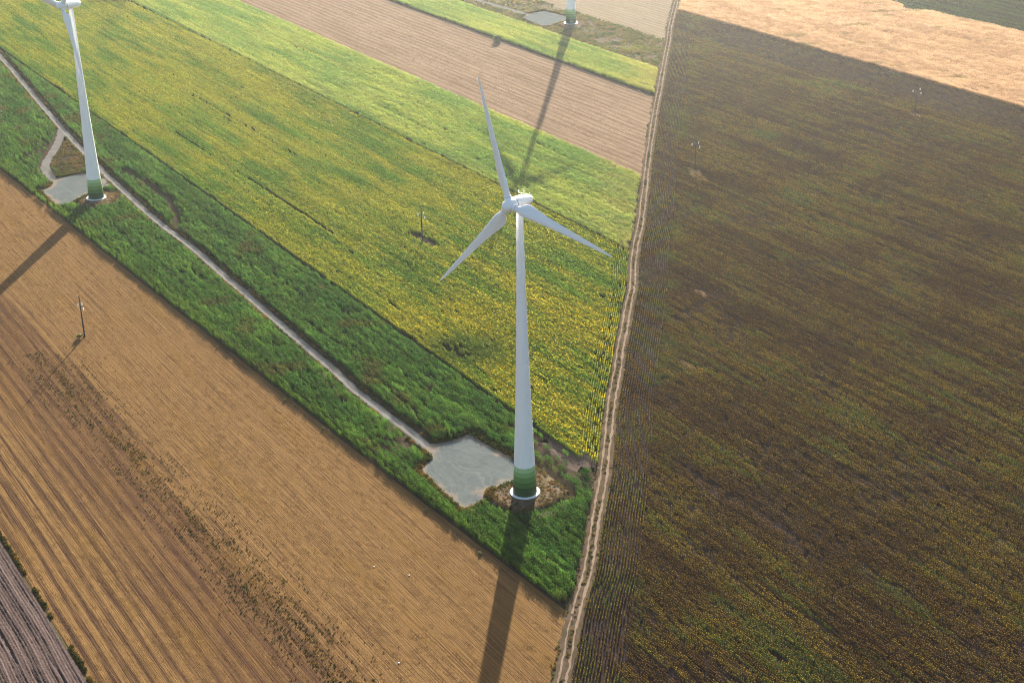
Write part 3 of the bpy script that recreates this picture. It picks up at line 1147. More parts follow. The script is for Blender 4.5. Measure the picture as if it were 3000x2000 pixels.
STONE = stone_mesh()
for k, (x, y) in enumerate([(-44.4, 414.5), (-33.2, 409.1), (-33.8, 363.9)]):
    o = obj('white_stone', STONE)
    o.location = (x, y, 0.14)
    o.rotation_euler = (0, 0, k * 1.3)
    tag(o, 'small white stone lying on the golden stubble', 'stone', 'white stones on the stubble')


# ------------------------------------------------------------------ crops: row pieces scattered along the drill rows
def leafstrip(V, Fc, MI, base, az, out, rise, drop, wid, mi=0):
    """an arching leaf of two quads"""
    d = np.array([math.cos(az), math.sin(az), 0])
    side = np.array([-math.sin(az), math.cos(az), 0]) * wid / 2
    p0 = np.array(base)
    p1 = p0 + d * out * 0.5 + np.array([0, 0, rise])
    p2 = p0 + d * out + np.array([0, 0, rise - drop])
    i = len(V)
    V += [p0 - side * 0.5, p0 + side * 0.5, p1 - side, p1 + side, p2 - side * 0.25, p2 + side * 0.25]
    Fc += [(i, i + 1, i + 3, i + 2), (i + 2, i + 3, i + 5, i + 4)]
    MI += [mi, mi]


def disc(V, Fc, MI, c, r, tilt, az, mi, n=6, inner=None):
    nrm = Vector((math.sin(tilt) * math.cos(az), math.sin(tilt) * math.sin(az), math.cos(tilt)))
    q = nrm.to_track_quat('Z', 'Y').to_matrix()
    i = len(V)
    for k in range(n):
        a = 2 * math.pi * k / n
        p = q @ Vector((r * math.cos(a), r * math.sin(a), 0.0))
        V.append(np.array(c) + np.array(p))
    Fc.append(tuple(range(i, i + n)))
    MI.append(mi)


PROTO = {}


def proto_set(kind, build, nvar=5):
    res = []
    for k in range(nvar):
        V, Fc, MI = [], [], []
        build(V, Fc, MI, np.random.default_rng(100 + 31 * k + len(PROTO)))
        me = mesh_from(kind, V, Fc, [M['leaf'], M['bloom'], M['straw']], MI)
        o = bpy.data.objects.new(kind, me)   # shape only, used by the scatter below
        res.append(o)
    PROTO[kind] = res


def corn(V, Fc, MI, rg):
    for x in np.arange(-1.5, 1.5, 0.42):
        x += rg.uniform(-0.1, 0.1)
        y = rg.uniform(-0.08, 0.08)
        h = rg.uniform(1.75, 2.2)
        a0 = rg.random() * 6.28
        leafstrip(V, Fc, MI, (x, y, 0), a0, 0.02, h * 0.6, -h * 0.4, 0.09)
        for k in range(6):
            z = h * (0.35 + 0.11 * k)
            leafstrip(V, Fc, MI, (x, y, z), a0 + k * 2.6 + rg.uniform(-0.5, 0.5), rg.uniform(0.45, 0.75), rg.uniform(0.15, 0.35), rg.uniform(0.15, 0.5), rg.uniform(0.13, 0.2))
        disc(V, Fc, MI, (x, y, h + 0.12), 0.13, rg.uniform(0.5, 1.2), rg.random() * 6.28, 1, 5)


def sunflower(V, Fc, MI, rg):
    for x in np.arange(-1.5, 1.5, 0.46):
        x += rg.uniform(-0.12, 0.12)
        y = rg.uniform(-0.1, 0.1)
        h = rg.uniform(1.35, 1.75)
        a0 = rg.random() * 6.28
        leafstrip(V, Fc, MI, (x, y, 0), a0, 0.02, h * 0.6, -h * 0.4, 0.08)
        for k in range(6):
            z = h * (0.4 + 0.1 * k)
            leafstrip(V, Fc, MI, (x, y, z), a0 + k * 2.4 + rg.uniform(-0.5, 0.5), rg.uniform(0.3, 0.48), rg.uniform(0.06, 0.18), rg.uniform(0.15, 0.35), rg.uniform(0.26, 0.36))
        disc(V, Fc, MI, (x, y, h + 0.08), rg.uniform(0.15, 0.21), rg.uniform(0.4, 1.15), rg.random() * 6.28, 1, 7)


def ripe(V, Fc, MI, rg):
    for x in np.arange(-1.5, 1.5, 0.42):
        if rg.random() < 0.08:
            continue
        x += rg.uniform(-0.14, 0.14)
        y = rg.uniform(-0.1, 0.1)
        h = rg.uniform(1.1, 1.5)
        a0 = rg.random() * 6.28
        leafstrip(V, Fc, MI, (x, y, 0), a0, 0.05, h * 0.6, -h * 0.4, 0.07)
        for k in range(5):
            z = h * (0.45 + 0.1 * k)
            leafstrip(V, Fc, MI, (x, y, z), a0 + k * 2.4 + rg.uniform(-0.5, 0.5), rg.uniform(0.18, 0.34), rg.uniform(-0.02, 0.05), rg.uniform(0.2, 0.4), rg.uniform(0.14, 0.24))
        disc(V, Fc, MI, (x, y, h + 0.03), rg.uniform(0.12, 0.17), rg.uniform(0.1, 0.8), rg.random() * 6.28, 1, 6)


def weed(V, Fc, MI, rg):
    for k in range(26):
        a = rg.random() * 6.28
        q = rg.random() ** 0.7 * 0.75
        leafstrip(V, Fc, MI, (q * math.cos(a), q * math.sin(a), 0), rg.random() * 6.28, rg.uniform(0.1, 0.35), rg.uniform(0.25, 0.75), rg.uniform(-0.1, 0.25), rg.uniform(0.08, 0.2))
        if k % 4 == 0:
            disc(V, Fc, MI, (q * math.cos(a), q * math.sin(a), rg.uniform(0.35, 0.75)), 0.13, rg.uniform(0, 1), rg.random() * 6.28, 1, 5)


def straw(V, Fc, MI, rg):
    for k in range(34):
        x, y = rg.uniform(-1.5, 1.5), round(rg.uniform(-0.6, 0.6) / 0.3) * 0.3 + rg.uniform(-0.05, 0.05)
        leafstrip(V, Fc, MI, (x, y, 0), rg.random() * 6.28, rg.uniform(0.05, 0.3), rg.uniform(0.05, 0.13), rg.uniform(0.0, 0.1), rg.uniform(0.05, 0.1), 2)


proto_set('corn_plants', corn)
proto_set('sunflower_plants', sunflower)
proto_set('ripe_sunflower_plants', ripe)
proto_set('weed_tuft', weed)
proto_set('straw_tuft', straw)
GROUPS = {}


def scatter_group(kind):
    if kind in GROUPS:
        return GROUPS[kind]
    g = bpy.data.node_groups.new('scatter_' + kind, 'GeometryNodeTree')
    g.interface.new_socket('Geometry', in_out='INPUT', socket_type='NodeSocketGeometry')
    g.interface.new_socket('Geometry', in_out='OUTPUT', socket_type='NodeSocketGeometry')
    nin = g.nodes.new('NodeGroupInput')
    nout = g.nodes.new('NodeGroupOutput')
    join = g.nodes.new('GeometryNodeJoinGeometry')
    for o in PROTO[kind]:
        oi = g.nodes.new('GeometryNodeObjectInfo')
        oi.inputs['Object'].default_value = o
        oi.inputs['As Instance'].default_value = False
        gi = g.nodes.new('GeometryNodeGeometryToInstance')
        g.links.new(oi.outputs['Geometry'], gi.inputs[0])
        g.links.new(gi.outputs[0], join.inputs[0])
    iop = g.nodes.new('GeometryNodeInstanceOnPoints')
    iop.inputs['Pick Instance'].default_value = True

    def na(name, typ):
        n = g.nodes.new('GeometryNodeInputNamedAttribute')
        n.data_type = typ
        n.inputs['Name'].default_value = name
        return n.outputs['Attribute']
    g.links.new(nin.outputs[0], iop.inputs['Points'])
    g.links.new(join.outputs[0], iop.inputs['Instance'])
    g.links.new(na('vi', 'INT'), iop.inputs['Instance Index'])
    g.links.new(na('rot', 'FLOAT_VECTOR'), iop.inputs['Rotation'])
    g.links.new(na('scl', 'FLOAT_VECTOR'), iop.inputs['Scale'])
    g.links.new(iop.outputs[0], nout.inputs[0])
    GROUPS[kind] = g
    return g


NINST = 0


def scatter(name, label, cat, kind, x, y, z, rot, scl, tint, bloom=None):
    """one growth object: plants stand on its points"""
    global NINST
    n = len(x)
    if n == 0:
        return
    bloom = (tint if bloom is None else bloom) * 0.6
    tint = tint * 0.5
    NINST += n
    me = bpy.data.meshes.new(name)
    me.vertices.add(n)
    me.vertices.foreach_set('co', np.stack([x, y, z], -1).astype(np.float32).ravel())

    def put(nm, typ, arr):
        a = me.attributes.new(nm, typ, 'POINT')
        a.data.foreach_set('vector' if typ == 'FLOAT_VECTOR' else 'value', arr.ravel())
    put('rot', 'FLOAT_VECTOR', np.stack([np.zeros(n), np.zeros(n), rot], -1).astype(np.float32))
    put('scl', 'FLOAT_VECTOR', scl.astype(np.float32))
    put('tint', 'FLOAT_VECTOR', tint.astype(np.float32))
    put('bloom', 'FLOAT_VECTOR', (tint if bloom is None else bloom).astype(np.float32))
    put('vi', 'INT', RNG.integers(0, 5, n).astype(np.int32))
    me.update()
    o = obj(name, me)
    md = o.modifiers.new('growth', 'NODES')
    md.node_group = scatter_group(kind)
    tag(o, label, cat, None, 'stuff')


def row_grid(w0, w1, s0, s1, dw, ds, jit=0.25, jw=0.05):
    ws = np.arange(w0 + dw / 2, w1, dw)
    ss = np.arange(s0, s1, ds)
    S, W = np.meshgrid(ss, ws)
    S = S + (RNG.random(W.shape[0]) * ds)[:, None]
    S = (S + RNG.uniform(-jit, jit, S.shape) * ds).ravel()
    W = (W + RNG.uniform(-jw, jw, W.shape) * dw).ravel()
    return S, W


def lerp(a, b, t):
    a = np.asarray(a, float)
    b = np.asarray(b, float)
    return a * (1 - t[:, None]) + b * t[:, None]


def rowvar(S, W, dw, seed, ls=60.0):
    """every drill row differs a little from its neighbour and drifts along its length"""
    r = np.floor(W / dw)
    return 0.6 * vnoise(S / ls, r * 7.37 + 0.5, seed) + 0.4 * vnoise(S / (ls * 0.25), r * 3.11 + 0.5, seed + 3)


def row_rot(n, ang=ROW):
    return ang + np.where(RNG.random(n) < 0.5, 0, math.pi) + RNG.uniform(-0.05, 0.05, n)


def scales(n, lo=0.85, hi=1.15, base=(1, 1, 1), hf=None):
    k = RNG.uniform(lo, hi, n)
    if hf is not None:
        k = k * hf
    return np.stack([np.full(n, base[0]) * RNG.uniform(0.95, 1.1, n), np.full(n, base[1]) * RNG.uniform(0.9, 1.2, n), base[2] * k], -1)


def side_left(x, y, d):
    return x < xtrack(y) - d - 0.8 * (fbm(y / 5, y * 0, 77) - 0.5)


# --- dark green corn on both sides of the gravel road
def road_w(s):
    return np.interp(s, [-1340, -1128, -1060, -960, -880, -800, -740, -640, -520, -435, -420, -300], [276, 262.4, 256, 246.5, 240.6, 235.6, 233.5, 232.5, 230.0, 229.0, 244.0, 244.0])


def green_corn(name, label, far_side):
    S, W = row_grid(178, 267.3, -1330, -300, 0.80, 2.9)
    x, y = xy(S, W)
    ok = (W > road_w(S)) == far_side
    S, W, x, y = S[ok], W[ok], x[ok], y[ok]
    ok = in_view(x, y) & side_left(x, y, 3.6) & ~near_works(x, y, 0.6)
    gd = dist_line(x, y, GRAVEL)
    ok &= gd > 3.4 + 1.4 * fbm(x / 7, y / 7, 31)
    ok &= (W > w13(S) + 0.5) & (W < 266.9)
    # thin places: bare headland by the pad, the bare streak beyond the left turbine, patches beside the spur
    gap = fbm(S / 40, W / 1.3, 41)
    thin = np.exp(-((S + 402) / 26) ** 4 - ((W - 263) / 10) ** 2) * 0.8
    thin = thin + np.exp(-(dist_line(x, y, [(-211, 824), (-195.4, 802.8), (-178.4, 775.2), (-168.7, 751.8), (-165.7, 732.2)]) / 2.6) ** 2) * 1.1
    thin = thin + 0.7 * np.exp(-((x + 268) / 9) ** 2 - ((y - 872) / 26) ** 2)
    thin = thin + 0.6 * np.exp(-((x + 41) / 9) ** 2 - ((y - 497) / 14) ** 2)
    thin = thin + 0.5 * np.exp(-((x + 31) / 6) ** 2 - ((y - 545) / 8) ** 2)
    ok &= RNG.random(len(x)) > 0.08 + thin + 0.6 * sstep(0.62, 0.78, gap)
    S, W, x, y = S[ok], W[ok], x[ok], y[ok]
    n = len(x)
    p = fbm(S / 30, W / 6, 3)
    q = fbm(S / 22, W / 1.5, 13)
    t = lerp((0.060, 0.195, 0.052), (0.145, 0.330, 0.068), sstep(0.3, 0.75, 0.6 * p + 0.4 * q))
    edge = np.exp(-((W - w13(S)) / 5.0) ** 2)
    t = t * (1 - 0.45 * edge[:, None]) + 0.45 * edge[:, None] * np.array([0.17, 0.30, 0.035])
    dry = sstep(0.62, 0.8, fbm(x / 14, y / 14, 51)) * 0.7
    t = lerp(t, np.array([0.15, 0.135, 0.06]), dry)
    rv = rowvar(S, W, 0.8, 15, 35.0)
    t = t * (0.5 + 1.0 * rv)[:, None] * RNG.uniform(0.75, 1.25, n)[:, None]
    hgt = 0.7 + 0.35 * fbm(S / 12, W / 4, 5) + 0.25 * rv
    hgt *= 1 - 0.35 * np.clip(thin[ok], 0, 1)
    bl = lerp(t * 1.3, np.array([0.26, 0.24, 0.10]), RNG.random(n) * 0.7)
    scatter(name, label, 'corn', 'corn_plants', x, y, np.zeros(n), row_rot(n), scales(n, 0.85, 1.12, (1, 1, 1), hgt), t, bl)


green_corn('corn_crop', 'deep green corn rows between the gravel road and the golden stubble', False)
green_corn('corn_crop', 'deep green corn rows between the gravel road and the yellow sunflowers', True)


# --- sunflowers in bloom
def sunflowers():
    S, W = row_grid(267.9, 400.2, -1420, -395, 0.85, 2.9)
    x, y = xy(S, W)
    ok = in_view(x, y) & side_left(x, y, 3.4)
    d = xtrack(y) - x
    head = d < 9.0                       # headland drilled along the track
    ok &= ~head
    pb = np.exp(-(dist_line(x, y, [(-47, 712.5), (-42, 706), (-35.5, 696)]) / 2.9) ** 2)
    soil = np.exp(-(dist_line(x, y, [(-26.5, 579), (-19, 569)]) / 3.0) ** 2)
    tram = ((np.abs(W - 296.5 - 0.004 * (S + 760)) < 0.75) & (S > -870) & (S < -655)) * 0.95
    tram = tram + ((np.abs(W - 336.0) < 0.6) & (S > -960) & (S < -780)) * 0.5
    gap = fbm(S / 40, W / 1.6, 43)
    ok &= RNG.random(len(x)) > 0.02 + 1.2 * pb + 0.8 * soil + tram + 0.45 * sstep(0.70, 0.82, gap)
    ok &= (W > 268.3 + 1.0 * vnoise(S / 20, W * 0, 3))
    S, W, x, y = S[ok], W[ok], x[ok], y[ok]
    # headland rows
    hy = np.arange(470, 700, 2.9)
    HX, HY, HR = [], [], []
    for k in range(8):
        yy = hy + RNG.random() * 2.9 + RNG.uniform(-0.5, 0.5, len(hy))
        xx = xtrack(yy) - 2.9 - 0.85 * k + RNG.uniform(-0.08, 0.08, len(hy))
        HX.append(xx)
        HY.append(yy)
        HR.append(np.arctan2(2.0, xtrack(yy + 2) - xtrack(yy)))
    HX, HY, HR = map(np.concatenate, (HX, HY, HR))
    hs, hw = sw(HX, HY)
    k2 = (hw > 272) & (hw < 400) & (RNG.random(len(HX)) > 0.12)
    nb = len(x)
    x, y, S, W = np.concatenate([x, HX[k2]]), np.concatenate([y, HY[k2]]), np.concatenate([S, hs[k2]]), np.concatenate([W, hw[k2]])
    rot = np.concatenate([row_rot(nb), HR[k2]])
    n = len(x)
    p = fbm(S / 60, W / 9, 23)
    q = fbm(S / 28, W / 1.7, 29)
    r = fbm(x / 45, y / 45, 33)
    g = lerp((0.165, 0.370, 0.062), (0.395, 0.520, 0.085), sstep(0.3, 0.7, 0.5 * p + 0.3 * q + 0.2 * r))
    dark = np.clip(np.exp(-((x + 20) / 20) ** 2 - ((y - 574) / 15) ** 2) * 1.5, 0, 1) * sstep(266, 272, W)
    g = lerp(g, np.array([0.11, 0.17, 0.045]), 0.6 * dark)
    fl = sstep(0.36, 0.62, 0.35 * p + 0.35 * q + 0.3 * r + 0.05)
    rv = rowvar(S, W, 0.85, 35)
    g = g * (0.62 + 0.76 * rv)[:, None]
    near = sstep(800, 560, y) * sstep(-130, 10, x)
    fl = np.clip(fl * (0.34 + 0.26 * near) + 0.08 * near, 0, 1) * (1 - dark)
    fl = np.clip(0.05 + fl * (0.45 + 1.0 * rv), 0, 1)
    bl = lerp(g * 1.1, np.array([0.98, 0.68, 0.04]), fl)
    hgt = 0.85 + 0.3 * fbm(S / 10, W / 3, 5)
    scatter('sunflower_crop', 'sunflower rows in yellow bloom behind the turbine with the whole rotor', 'sunflowers', 'sunflower_plants', x, y, np.zeros(n), rot, scales(n, 0.85, 1.15, (1, 1, 1), hgt), g, bl)


sunflowers()


# --- pale corn strip beyond the sunflowers, yellow-green strip before the far turbine
def pale_corn(name, label, wa, wb, s0, s1, c0, c1, c2, seed, dw=0.9):
    S, W = row_grid(wa + 0.6, wb - 0.4, s0, s1, dw, 3.0)
    x, y = xy(S, W)
    ok = in_view(x, y) & side_left(x, y, 3.8) & ~near_works(x, y, 0.5)
    tram = sstep(0.90, 0.94, vnoise(S / 400, W / 1.3, seed)) * 0.6
    ok &= RNG.random(len(x)) > 0.03 + tram + 0.5 * sstep(0.68, 0.82, fbm(S / 30, W / 3, seed + 3))
    edge = np.minimum(W - wa, wb - W)
    ok &= edge > 1.6 * fbm(S / 6, W * 0, seed + 1)
    S, W, x, y = S[ok], W[ok], x[ok], y[ok]
    n = len(x)
    p = sstep(0.3, 0.7, 0.55 * fbm(S / 70, W / 10, seed + 5) + 0.45 * fbm(S / 40, W / 2, seed + 9))
    t = lerp(c0, c1, p)
    near = sstep(40, 5, xtrack(y) - x) * 0.7
    t = lerp(t, np.array(c2), np.clip(near * fbm(x / 8, y / 8, seed) * 1.4, 0, 1))
    t = t * (0.66 + 0.7 * rowvar(S, W, dw, seed + 31))[:, None]
    bl = lerp(t * 1.2, np.array([0.50, 0.46, 0.18]), RNG.random(n) * 0.6)
    scatter(name, label, 'corn', 'corn_plants', x, y, np.zeros(n), row_rot(n), scales(n, 0.85, 1.15, (1.02, 1.1, 1), 0.85 + 0.3 * fbm(S / 12, W / 4, seed + 2)), t, bl)


pale_corn('pale_corn_crop', 'pale yellow-green corn strip between the sunflowers and the tan stubble strip', 401, 472.6, -1400, -540, (0.250, 0.480, 0.130), (0.560, 0.690, 0.185), (0.64, 0.63, 0.27), 61)
pale_corn('yellow_corn_crop', 'yellowish green corn strip beside the gravel pad of the far turbine', 574.5, 615.5, -1250, -760, (0.300, 0.520, 0.150), (0.640, 0.730, 0.210), (0.70, 0.64, 0.25), 71)


# --- ripe brown sunflowers on the right
def ripe_field():
    S, W = row_grid(150, 735.3, -1050, -60, 0.78, 2.9)
    x, y = xy(S, W)
    d = x - xtrack(y)
    ok = in_view(x, y) & (d > 16.0)
    S, W, x, y = S[ok], W[ok], x[ok], y[ok]
    rot = row_rot(len(x))
    hy = np.arange(325, 1190, 2.9)
    HX, HY, HR = [], [], []
    for k in range(15):
        yy = hy + RNG.random() * 2.9 + RNG.uniform(-0.5, 0.5, len(hy))
        xx = xtrack(yy) + 3.0 + 0.9 * k + RNG.uniform(-0.08, 0.08, len(hy))
        HX.append(xx)
        HY.append(yy)
        HR.append(np.arctan2(2.0, xtrack(yy + 2) - xtrack(yy)))
    HX, HY, HR = map(np.concatenate, (HX, HY, HR))
    hs, hw = sw(HX, HY)
    k2 = hw < 735
    x, y, S, W, rot = (np.concatenate(v) for v in ((x, HX[k2]), (y, HY[k2]), (S, hs[k2]), (W, hw[k2]), (rot, HR[k2])))
    d = x - xtrack(y)
    bare = np.zeros(len(x))
    for bx, by, rs, rw in BARE + [(100.0, 797.0, 9, 3.2), (243.5, 901.0, 5, 2.2), (83, 631, 4, 1.4), (69, 558, 4, 1.2)]:
        bs, bw = sw(bx, by)
        bare = np.maximum(bare, np.exp(-((S - bs) / rs) ** 2 - ((W - bw) / rw) ** 2))
    tracks = np.exp(-(dist_line(x, y, [(62, 596), (76.1, 611.7), (89.0, 625.5)]) / 0.9) ** 2)
    tracks = np.maximum(tracks, np.exp(-(dist_line(x, y, [(57, 543), (72, 556)]) / 0.9) ** 2))
    top = sstep(688, 696, W) * sstep(14, 40, d)
    gap = fbm(S / 70, W / 1.1, 143)
    thin = fbm(x / 30, y / 30, 147)
    keep = RNG.random(len(x)) > 0.06 + 0.85 * bare + 0.9 * tracks + 0.40 * top + 0.6 * sstep(0.64, 0.78, gap) + 0.25 * sstep(0.6, 0.8, thin)
    x, y, S, W, rot, d, top = (v[keep] for v in (x, y, S, W, rot, d, top))
    n = len(x)
    p = fbm(S / 130, W / 1.9, 153)
    q = fbm(x / 25, y / 25, 157)
    f = fbm(S / 6, W / 1.5, 159)
    gmix = sstep(0.40, 0.62, 0.5 * p + 0.3 * q + 0.2 * f)
    t = lerp((0.054, 0.034, 0.026), (0.112, 0.092, 0.027), gmix)
    rv = rowvar(S, W, 0.78, 155, 90.0)
    t = t * (0.45 + 1.1 * rv)[:, None]
    grn = sstep(0.58, 0.70, 0.6 * fbm(S / 30, W / 2.4, 163) + 0.4 * q) * 0.7
    grn = np.maximum(grn, 0.8 * np.exp(-((d - 12) / 9) ** 2) * sstep(0.5, 0.62, fbm(x / 9, y / 16, 167)))
    t = lerp(t, np.array([0.062, 0.150, 0.036]), np.clip(grn, 0, 1))
    t = lerp(t, np.array([0.078, 0.058, 0.060]), 0.7 * top)
    yl = np.clip(0.1 + 0.5 * gmix + 0.7 * (rv - 0.35) + 0.2 * (RNG.random(n) - 0.5), 0, 1)
    bl = lerp((0.19, 0.11, 0.04), (0.52, 0.37, 0.075), yl * (1 - 0.5 * top))
    hgt = 0.8 + 0.35 * fbm(S / 9, W / 2.5, 173)
    scatter('ripe_sunflower_crop', 'dark brown ripe sunflower rows right of the dirt track', 'sunflowers', 'ripe_sunflower_plants', x, y, np.zeros(n), rot, scales(n, 0.85, 1.2, (1, 1, 1), hgt), t, bl)


ripe_field()


# --- dry pink corn and the green field beyond it
def dry_corn():
    S, W = row_grid(736.2, 886, -1050, -480, 0.95, 3.0)
    x, y = xy(S, W)
    ok = in_view(x, y) & (x > xtrack(y) + 4)
    edge = W < 884 + 6 * (fbm(S / 18, W * 0, 5) - 0.5) - 12 * np.exp(-((S + 855) / 10) ** 2)
    ok &= edge & (RNG.random(len(x)) > 0.05 + 0.5 * sstep(0.68, 0.8, fbm(S / 30, W / 3, 201)))
    S, W, x, y = S[ok], W[ok], x[ok], y[ok]
    n = len(x)
    p = sstep(0.3, 0.7, 0.5 * fbm(S / 40, W / 8, 203) + 0.5 * fbm(x / 5, y / 5, 205))
    t = lerp((0.80, 0.57, 0.44), (1.12, 0.84, 0.68), p)
    grn = sstep(0.70, 0.78, fbm(x / 26, y / 14, 209)) * 0.5
    t = lerp(t, np.array([0.24, 0.27, 0.10]), grn)
    scatter('dry_corn_crop', 'dry pinkish tan corn standing beyond the dark sunflower field', 'corn', 'corn_plants', x, y, np.zeros(n), row_rot(n), scales(n, 0.85, 1.15, (1.05, 1.15, 0.9)), t, t * 1.15)
    S, W = row_grid(884, 1010, -1000, -640, 1.1, 3.0)
    x, y = xy(S, W)
    ok = in_view(x, y) & (W > 885 + 6 * (fbm(S / 18, W * 0, 5) - 0.5) - 12 * np.exp(-((S + 855) / 10) ** 2)) & (RNG.random(len(x)) > 0.12)
    S, W, x, y = S[ok], W[ok], x[ok], y[ok]
    n = len(x)
    t = lerp((0.055, 0.062, 0.040), (0.085, 0.115, 0.045), sstep(0.35, 0.65, fbm(S / 50, W / 4, 211)))
    t = lerp(t, np.array([0.07, 0.125, 0.04]), np.exp(-((W - 888) / 5) ** 2))
    scatter('green_field_crop', 'low dark green crop beyond the dry pink corn', 'crop', 'ripe_sunflower_plants', x, y, np.zeros(n), row_rot(n), scales(n, 0.8, 1.1, (1, 1.2, 0.8)), t, t * 1.4)


dry_corn()


# --- straw lying on the cut fields
def straw_cover(name, label, wa, wb, s0, s1, dw, ds, cs, cb, dens, seed, z=0.0):
    S, W = row_grid(wa, wb, s0, s1, dw, ds, 0.4, 0.4)
    x, y = xy(S, W)
    ok = in_view(x, y, 20) & side_left(x, y, 4.0) & ~near_works(x, y, 0.4) & (W < (w13(S) - 1.2 if wb < 230 else 1e9))
    sws = fbm(S / 150, W / 3.6, seed)
    ok &= RNG.random(len(x)) < dens * (0.45 + 1.1 * sstep(0.35, 0.65, sws))
    S, W, x, y, sws = S[ok], W[ok], x[ok], y[ok], sws[ok]
    n = len(x)
    t = lerp(cb, cs, sstep(0.3, 0.7, 0.6 * sws + 0.4 * fbm(x / 3, y / 3, seed + 1)))
    scatter(name, label, 'straw', 'straw_tuft', x, y, np.full(n, z), row_rot(n), scales(n, 0.7, 1.5, (1, 1, 1)), t)


straw_cover('straw_litter', 'golden straw and stubble on the wide cut field crossed by tower shadows', 84, 216, -900, -260, 1.25, 2.8, (0.47, 0.30, 0.13), (0.27, 0.165, 0.08), 0.42, 301)
straw_cover('straw_litter', 'pale straw on the tan stubble strip below the far turbine', 473.5, 573.5, -1300, -640, 1.9, 3.2, (0.50, 0.36, 0.24), (0.28, 0.19, 0.13), 0.5, 311)
straw_cover('straw_litter', 'beige straw on the cut field behind the far turbine', 669, 780, -1200, -900, 2.2, 3.4, (0.50, 0.41, 0.29), (0.34, 0.27, 0.19), 0.45, 321)


# --- weeds: road verges, pad edges, mounds, rough ground, the weedy band in the stubble
def weeds(name, label, x, y, z, tint, size, bloom=None, flat=1.0):
    n = len(x)
    k = size * RNG.uniform(0.6, 1.4, n)
    scl = np.stack([k, k, k * flat * RNG.uniform(0.7, 1.3, n)], -1)
    scatter(name, label, 'weeds', 'weed_tuft', x, y, z, RNG.random(n) * 6.28, scl, tint, bloom)


def along(line, n, spread, off=0.0):
    line = np.asarray(line, float)
    seg = np.hypot(*np.diff(line, axis=0).T)
    cum = np.concatenate([[0], np.cumsum(seg)])
    d = RNG.random(n) * cum[-1]
    px, py = np.interp(d, cum, line[:, 0]), np.interp(d, cum, line[:, 1])
    i = np.clip(np.searchsorted(cum, d) - 1, 0, len(seg) - 1)
    t = np.diff(line, axis=0)[i] / seg[i][:, None]
    o = off + RNG.normal(0, spread, n)
    return px + t[:, 1] * o, py - t[:, 0] * o


def olive(x, y, seed, a=(0.13, 0.135, 0.045), b=(0.26, 0.17, 0.06), c=(0.06, 0.095, 0.03)):
    p = fbm(x / 4, y / 4, seed)
    t = lerp(a, b, sstep(0.4, 0.65, p))
    return lerp(t, np.array(c), sstep(0.5, 0.7, fbm(x / 6, y / 6, seed + 4)))


def verge():
    X, Y = [], []
    for sgn in (-1, 1):
        a, b = along(GRAVEL, 4200, 0.35, sgn * 2.9)
        X.append(a)
        Y.append(b)
    x, y = np.concatenate(X), np.concatenate(Y)
    ok = in_view(x, y) & (fbm(x / 5, y / 5, 401) > 0.38)
    for pl in (PAD_MAIN, PAD_LEFT):
        ok &= ~inpoly(x, y, pl)
    ok &= dist_line(x, y, SPUR) > 2.6
    x, y = x[ok], y[ok]
    weeds('verge_weeds', 'dry olive weeds along both edges of the gravel road', x, y, np.full(len(x), 0.0), olive(x, y, 403), 0.8)
    X, Y = [], []
    for off, sp, n in ((-3.2, 0.5, 3600), (0.0, 0.3, 2200), (2.9, 0.4, 1500)):
        a, b = along(TRACK, n, sp, off)
        X.append(a)
        Y.append(b)
    x, y = np.concatenate(X), np.concatenate(Y)
    ok = in_view(x, y) & (fbm(x / 6, y / 9, 411) > 0.46)
    x, y = x[ok], y[ok]
    t = olive(x, y, 413, (0.16, 0.14, 0.06), (0.26, 0.20, 0.11), (0.09, 0.12, 0.04))
    weeds('verge_weeds', 'sparse dry weeds along the rutted dirt track', x, y, np.full(len(x), 0.04), t, 0.55, None, 0.7)


verge()


def pad_edges():
    X, Y = [], []
    for pl, n in ((PAD_MAIN, 1500), (PAD_LEFT, 1100), (PAD_FAR, 1100)):
        c = pl.mean(0)
        q = c + (pl - c) * 1.04
        a, b = along(np.vstack([q, q[:1]]), n, 0.75)
        k = (~inpoly(a, b, pl) | (dist_line(a, b, pl, True) < 0.5)) & (dist_line(a, b, GRAVEL) > 3.2) & (dist_line(a, b, SPUR) > 2.8) & (dist_line(a, b, ROAD_FAR) > 3.2)
        X.append(a[k])
        Y.append(b[k])
    x, y = np.concatenate(X), np.concatenate(Y)
    weeds('bank_weeds', 'rank green and rusty weeds on the banks round the gravel pads', x, y, np.zeros(len(x)), olive(x, y, 421, (0.09, 0.11, 0.035), (0.20, 0.14, 0.05)), 1.05)


pad_edges()


